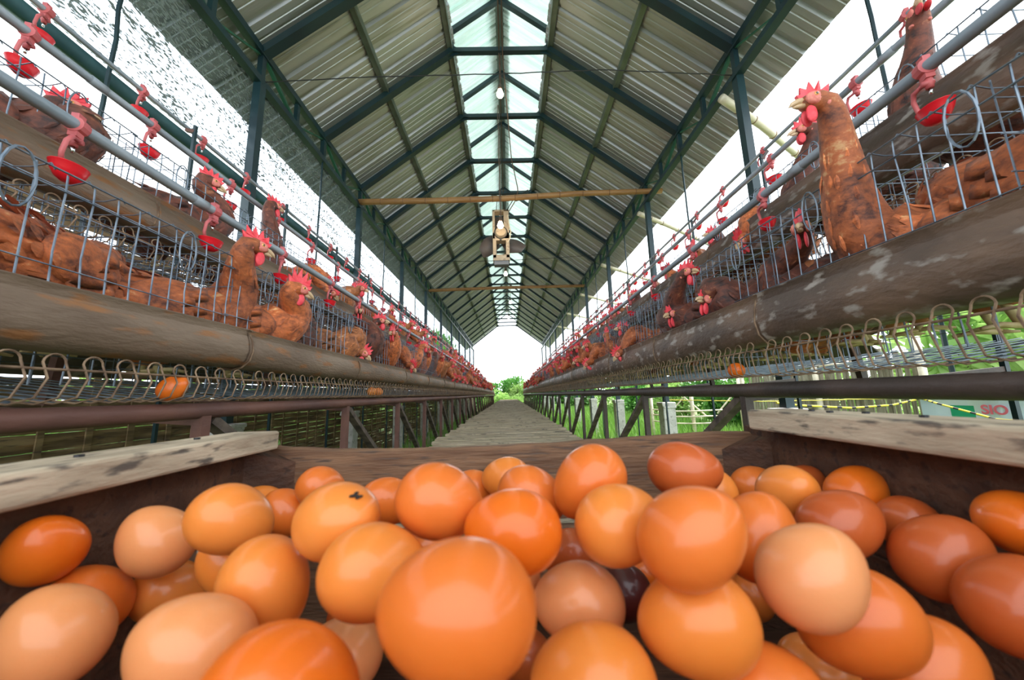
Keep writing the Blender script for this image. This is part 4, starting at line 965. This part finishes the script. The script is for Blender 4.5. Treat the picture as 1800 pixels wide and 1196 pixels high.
# white tarpaulin roof beyond
b = MB(); n = 20; vs = []
for i in range(n + 1):
    for j in range(9):
        x = 3.6 + .9 * j / 8; y = -.4 + 3.3 * i / n; vs.append((x, y, -.03 + .10 * math.sin(PI * j / 8) * (1 if i < n else 1) + .01 * noise.noise(V((x * 4, y * 4, 0)))))
b.add(vs, [(i * 9 + j, i * 9 + j + 1, (i + 1) * 9 + j + 1, (i + 1) * 9 + j) for i in range(n) for j in range(8)])
o = b.build('tarpaulin_roof', M['tarpw'], off=(3.6, 1.2, -.03), smooth=True); tag(o, 'white tarpaulin stretched over a low shed behind the printed tarp', 'tarpaulin')
sm = o.modifiers.new('solid', 'SOLIDIFY'); sm.thickness = .004
for i, (x, y) in enumerate(((3.6, 2.85), (4.45, 2.85), (3.6, .6), (4.45, .6))):
    b = MB(); b.tube([(x, y, GZ), (x, y, -.035)], .025, 8); tag(b.build('shed_post', M['bamboow'], off=(x, y, GZ)), 'pale bamboo post under the %s corner of the white tarpaulin' % ('front left', 'back left', 'front right', 'back right')[i], 'post')
# striped hose
b = MB()
hp = [(1.9, 2.45, -.11), (2.1, 2.48, -.135), (2.5, 2.52, -.165), (2.85, 2.56, -.155), (3.15, 2.62, -.115), (3.12, 2.5, -.15), (3.1, 2.2, -.24), (3.1, 1.8, -.26)]
P = []
for i in range(71):
    t = i / 10; k = min(int(t), 6); P.append(V(hp[k]).lerp(V(hp[k + 1]), t - k))
for i in range(70):
    b.slot = 1 if i % 3 == 2 else 0; b.tube(P[i:i + 2], .007, 7)
tag(b.build('striped_rope', [M['yellow'], M['black']], off=(1.9, 2.45, -.11)), 'yellow and black striped rope sagging outside on the right', 'rope')
wirething('rope_line', [(1.62, 3.6, -.10), (2.2, 3.0, -.12), (3.1, 2.62, -.11)], .004, 'thin yellow-green line from the pillar to the fence post', 'yellow', 'rope')
# bamboo rack
e = empty('bamboo_rack', (3.0, 4.9, GZ), 'pale bamboo rack with curved rails standing on the grass at right', 'rack')
for (a_, b2) in (((2.75, 5.2, GZ), (2.75, 5.2, .05)), ((3.3, 4.9, GZ), (3.3, 4.9, .15)), ((2.3, 5.6, GZ), (2.3, 5.6, .0))):
    b = MB(); b.tube([a_, b2], .028, 8); b.build('post', M['bamboow'], e, smooth=True)
for z in (-.30, -.38, -.48):
    b = MB(); b.tube([(2.3, 5.6, z), (2.5, 5.25, z - .02), (2.75, 5.15, z - .02), (3.05, 4.95, z)], .011, 6); b.build('rail', M['bamboow'], e, smooth=True)
for a_, b2 in (((2.4, 5.5, -.5), (2.75, 5.2, 0)), ((2.9, 5.1, -.4), (2.55, 5.3, .02)), ((3.0, 5, -.35), (3.35, 4.85, .1))):
    b = MB(); b.tube([a_, b2], .011, 6); b.build('brace', M['bamboow'], e)
# grass
gb = MB(); rb = random.Random(4)
def blade(x, y, h, lean):
    a = rb.uniform(0, 2 * PI); w_ = .006 + .004 * rb.random(); dx, dy = math.cos(a), math.sin(a); z = GZ - .01
    gb.add([(x - dy * w_, y + dx * w_, z), (x + dy * w_, y - dx * w_, z), (x + dx * lean * .4 + dy * w_ * .7, y + dy * lean * .4 - dx * w_ * .7, z + h * .6), (x + dx * lean * .4 - dy * w_ * .7, y + dy * lean * .4 + dx * w_ * .7, z + h * .6), (x + dx * lean, y + dy * lean, z + h)],
           [(0, 1, 2, 3), (3, 2, 4)])
for _ in range(30000):
    y = -.8 + 20 * rb.random() ** 1.3; x = rb.uniform(1.0, 4.5) if rb.random() < .8 else rb.uniform(-1.7, 1.2)
    if abs(x) < .45 and y < Y1 or (abs(x) < .6 and y < 1): continue
    blade(x, y, rb.uniform(.10, .30), rb.uniform(.03, .12))
tag(gb.build('grass', M['grass'], off=(2, 5, GZ)), 'long bright green grass around the pillars', 'grass', kind='stuff')
# shrubs and trees
def leafcloud(r, n, ls, seed, long=1.6):
    rb = random.Random(seed); b = MB()
    lobes = [(V((rb.uniform(-.5, .5), rb.uniform(-.5, .5), rb.uniform(.2, .95))) * r, r * rb.uniform(.3, .55)) for _ in range(9)]
    for _ in range(n):
        c, rr = rb.choice(lobes); d_ = V((rb.gauss(0, 1), rb.gauss(0, 1), rb.gauss(0, 1))).normalized(); p = c + d_ * rr * rb.uniform(.75, 1.05)
        t = (d_ + V((rb.gauss(0, .6), rb.gauss(0, .6), rb.gauss(0, .6)))).normalized(); sd_ = t.orthogonal().normalized(); sd_ = Matrix.Rotation(rb.uniform(0, 6.28), 3, t) @ sd_; nn = t.cross(sd_)
        L_ = ls * rb.uniform(.7, 1.4); w_ = L_ / long / 2
        b.add([p, p + t * L_ * .5 + sd_ * w_ + nn * w_ * .3, p + t * L_ - nn * L_ * .12, p + t * L_ * .5 - sd_ * w_ + nn * w_ * .3], [(0, 1, 2), (0, 2, 3)])
    return b
lc = [leafcloud(1.0, 2600, .11, 1).mesh('foliage', M['leaf']), leafcloud(1.0, 2600, .10, 2).mesh('foliage', M['leafb']), leafcloud(1.0, 1500, .26, 3, 3.5).mesh('foliage', M['leafb'])]
stm = MB()
for q in range(5):
    a = q * 1.3; stm.tube([(0, 0, 0), (.2 * math.cos(a), .2 * math.sin(a), .45), (.42 * math.cos(a), .42 * math.sin(a), .9)], [.035, .025, .012], 6)
stm = stm.mesh('stem', M['trunk'])
def shrub(name, x, y, sc, k, label, cat='shrub', group=None, sz=1.0):
    e = empty(name, (x, y, GZ), label, cat, group, rnd.uniform(0, 6)); e.scale = (sc, sc, sc * sz)
    for me, n in ((lc[k], 'foliage'), (stm, 'stem')):
        o = bpy.data.objects.new(n, me); col.objects.link(o); o.parent = e
sh = [(-2.6, 20.5, 1.25, 0), (-1.3, 21.5, 1.3, 0), (-.2, 22.5, 1.45, 0), (.9, 21.5, 1.25, 1), (2.0, 20.5, 1.4, 0), (-.6, 19, .8, 1), (.45, 18.6, .62, 1), (3.3, 21, 1.6, 0), (-4, 21, 1.5, 0)]
for i, (x, y, sc, k) in enumerate(sh): shrub('leafy_shrub', x, y, sc, k, '%s green shrub beyond the far end of the barn, %s from the left' % ('bright' if k else 'leafy', ORD[sorted(q[0] for q in sh).index(x)]), group='shrubs beyond the far end')
rs = [(4.9, 3.2, 1.0, 2), (4.6, 1.6, 1.0, 2), (5.0, 5.2, 1.0, 1), (4.3, 6.8, 1.0, 0), (4.4, 8.6, 1.0, 1), (4.2, 10.6, 1.0, 0), (4.4, 13, 1.1, 1), (5.4, 2.4, 1.0, 2), (3.6, 16, 1.1, 0)]
for i, (x, y, sc, k) in enumerate(rs): shrub('broad_leaf_shrub' if k == 2 else 'leafy_shrub', x, y, sc, k, 'green shrub outside the right side of the barn, %s from the camera' % ORD[sorted(q[1] for q in rs).index(y)], group='shrubs along the right side', sz=1.25 if k == 2 else 1)
for i, y in enumerate((.4, 1.7, 3.0, 4.4, 6.0, 8.0, 10.2, 12.8)): shrub('leafy_shrub', -3.3, y, .95, 1, 'bright green shrub glimpsed through the woven wall, %s from the camera' % ORD[i], group='shrubs behind the woven wall', sz=.9)
e = empty('tree', (-2.8, 15.4, GZ), 'dark green tree outside the far left corner of the barn', 'tree')
o = bpy.data.objects.new('crown', lc[0]); col.objects.link(o); o.parent = e; o.location = (0, 0, .7); o.scale = (.95, 1.2, 2.3)
b = MB(); b.tube([(-2.8, 15.4, GZ), (-2.82, 15.42, .8), (-2.75, 15.4, 1.8)], [.09, .07, .04], 8); b.build('trunk', M['trunk'], e)
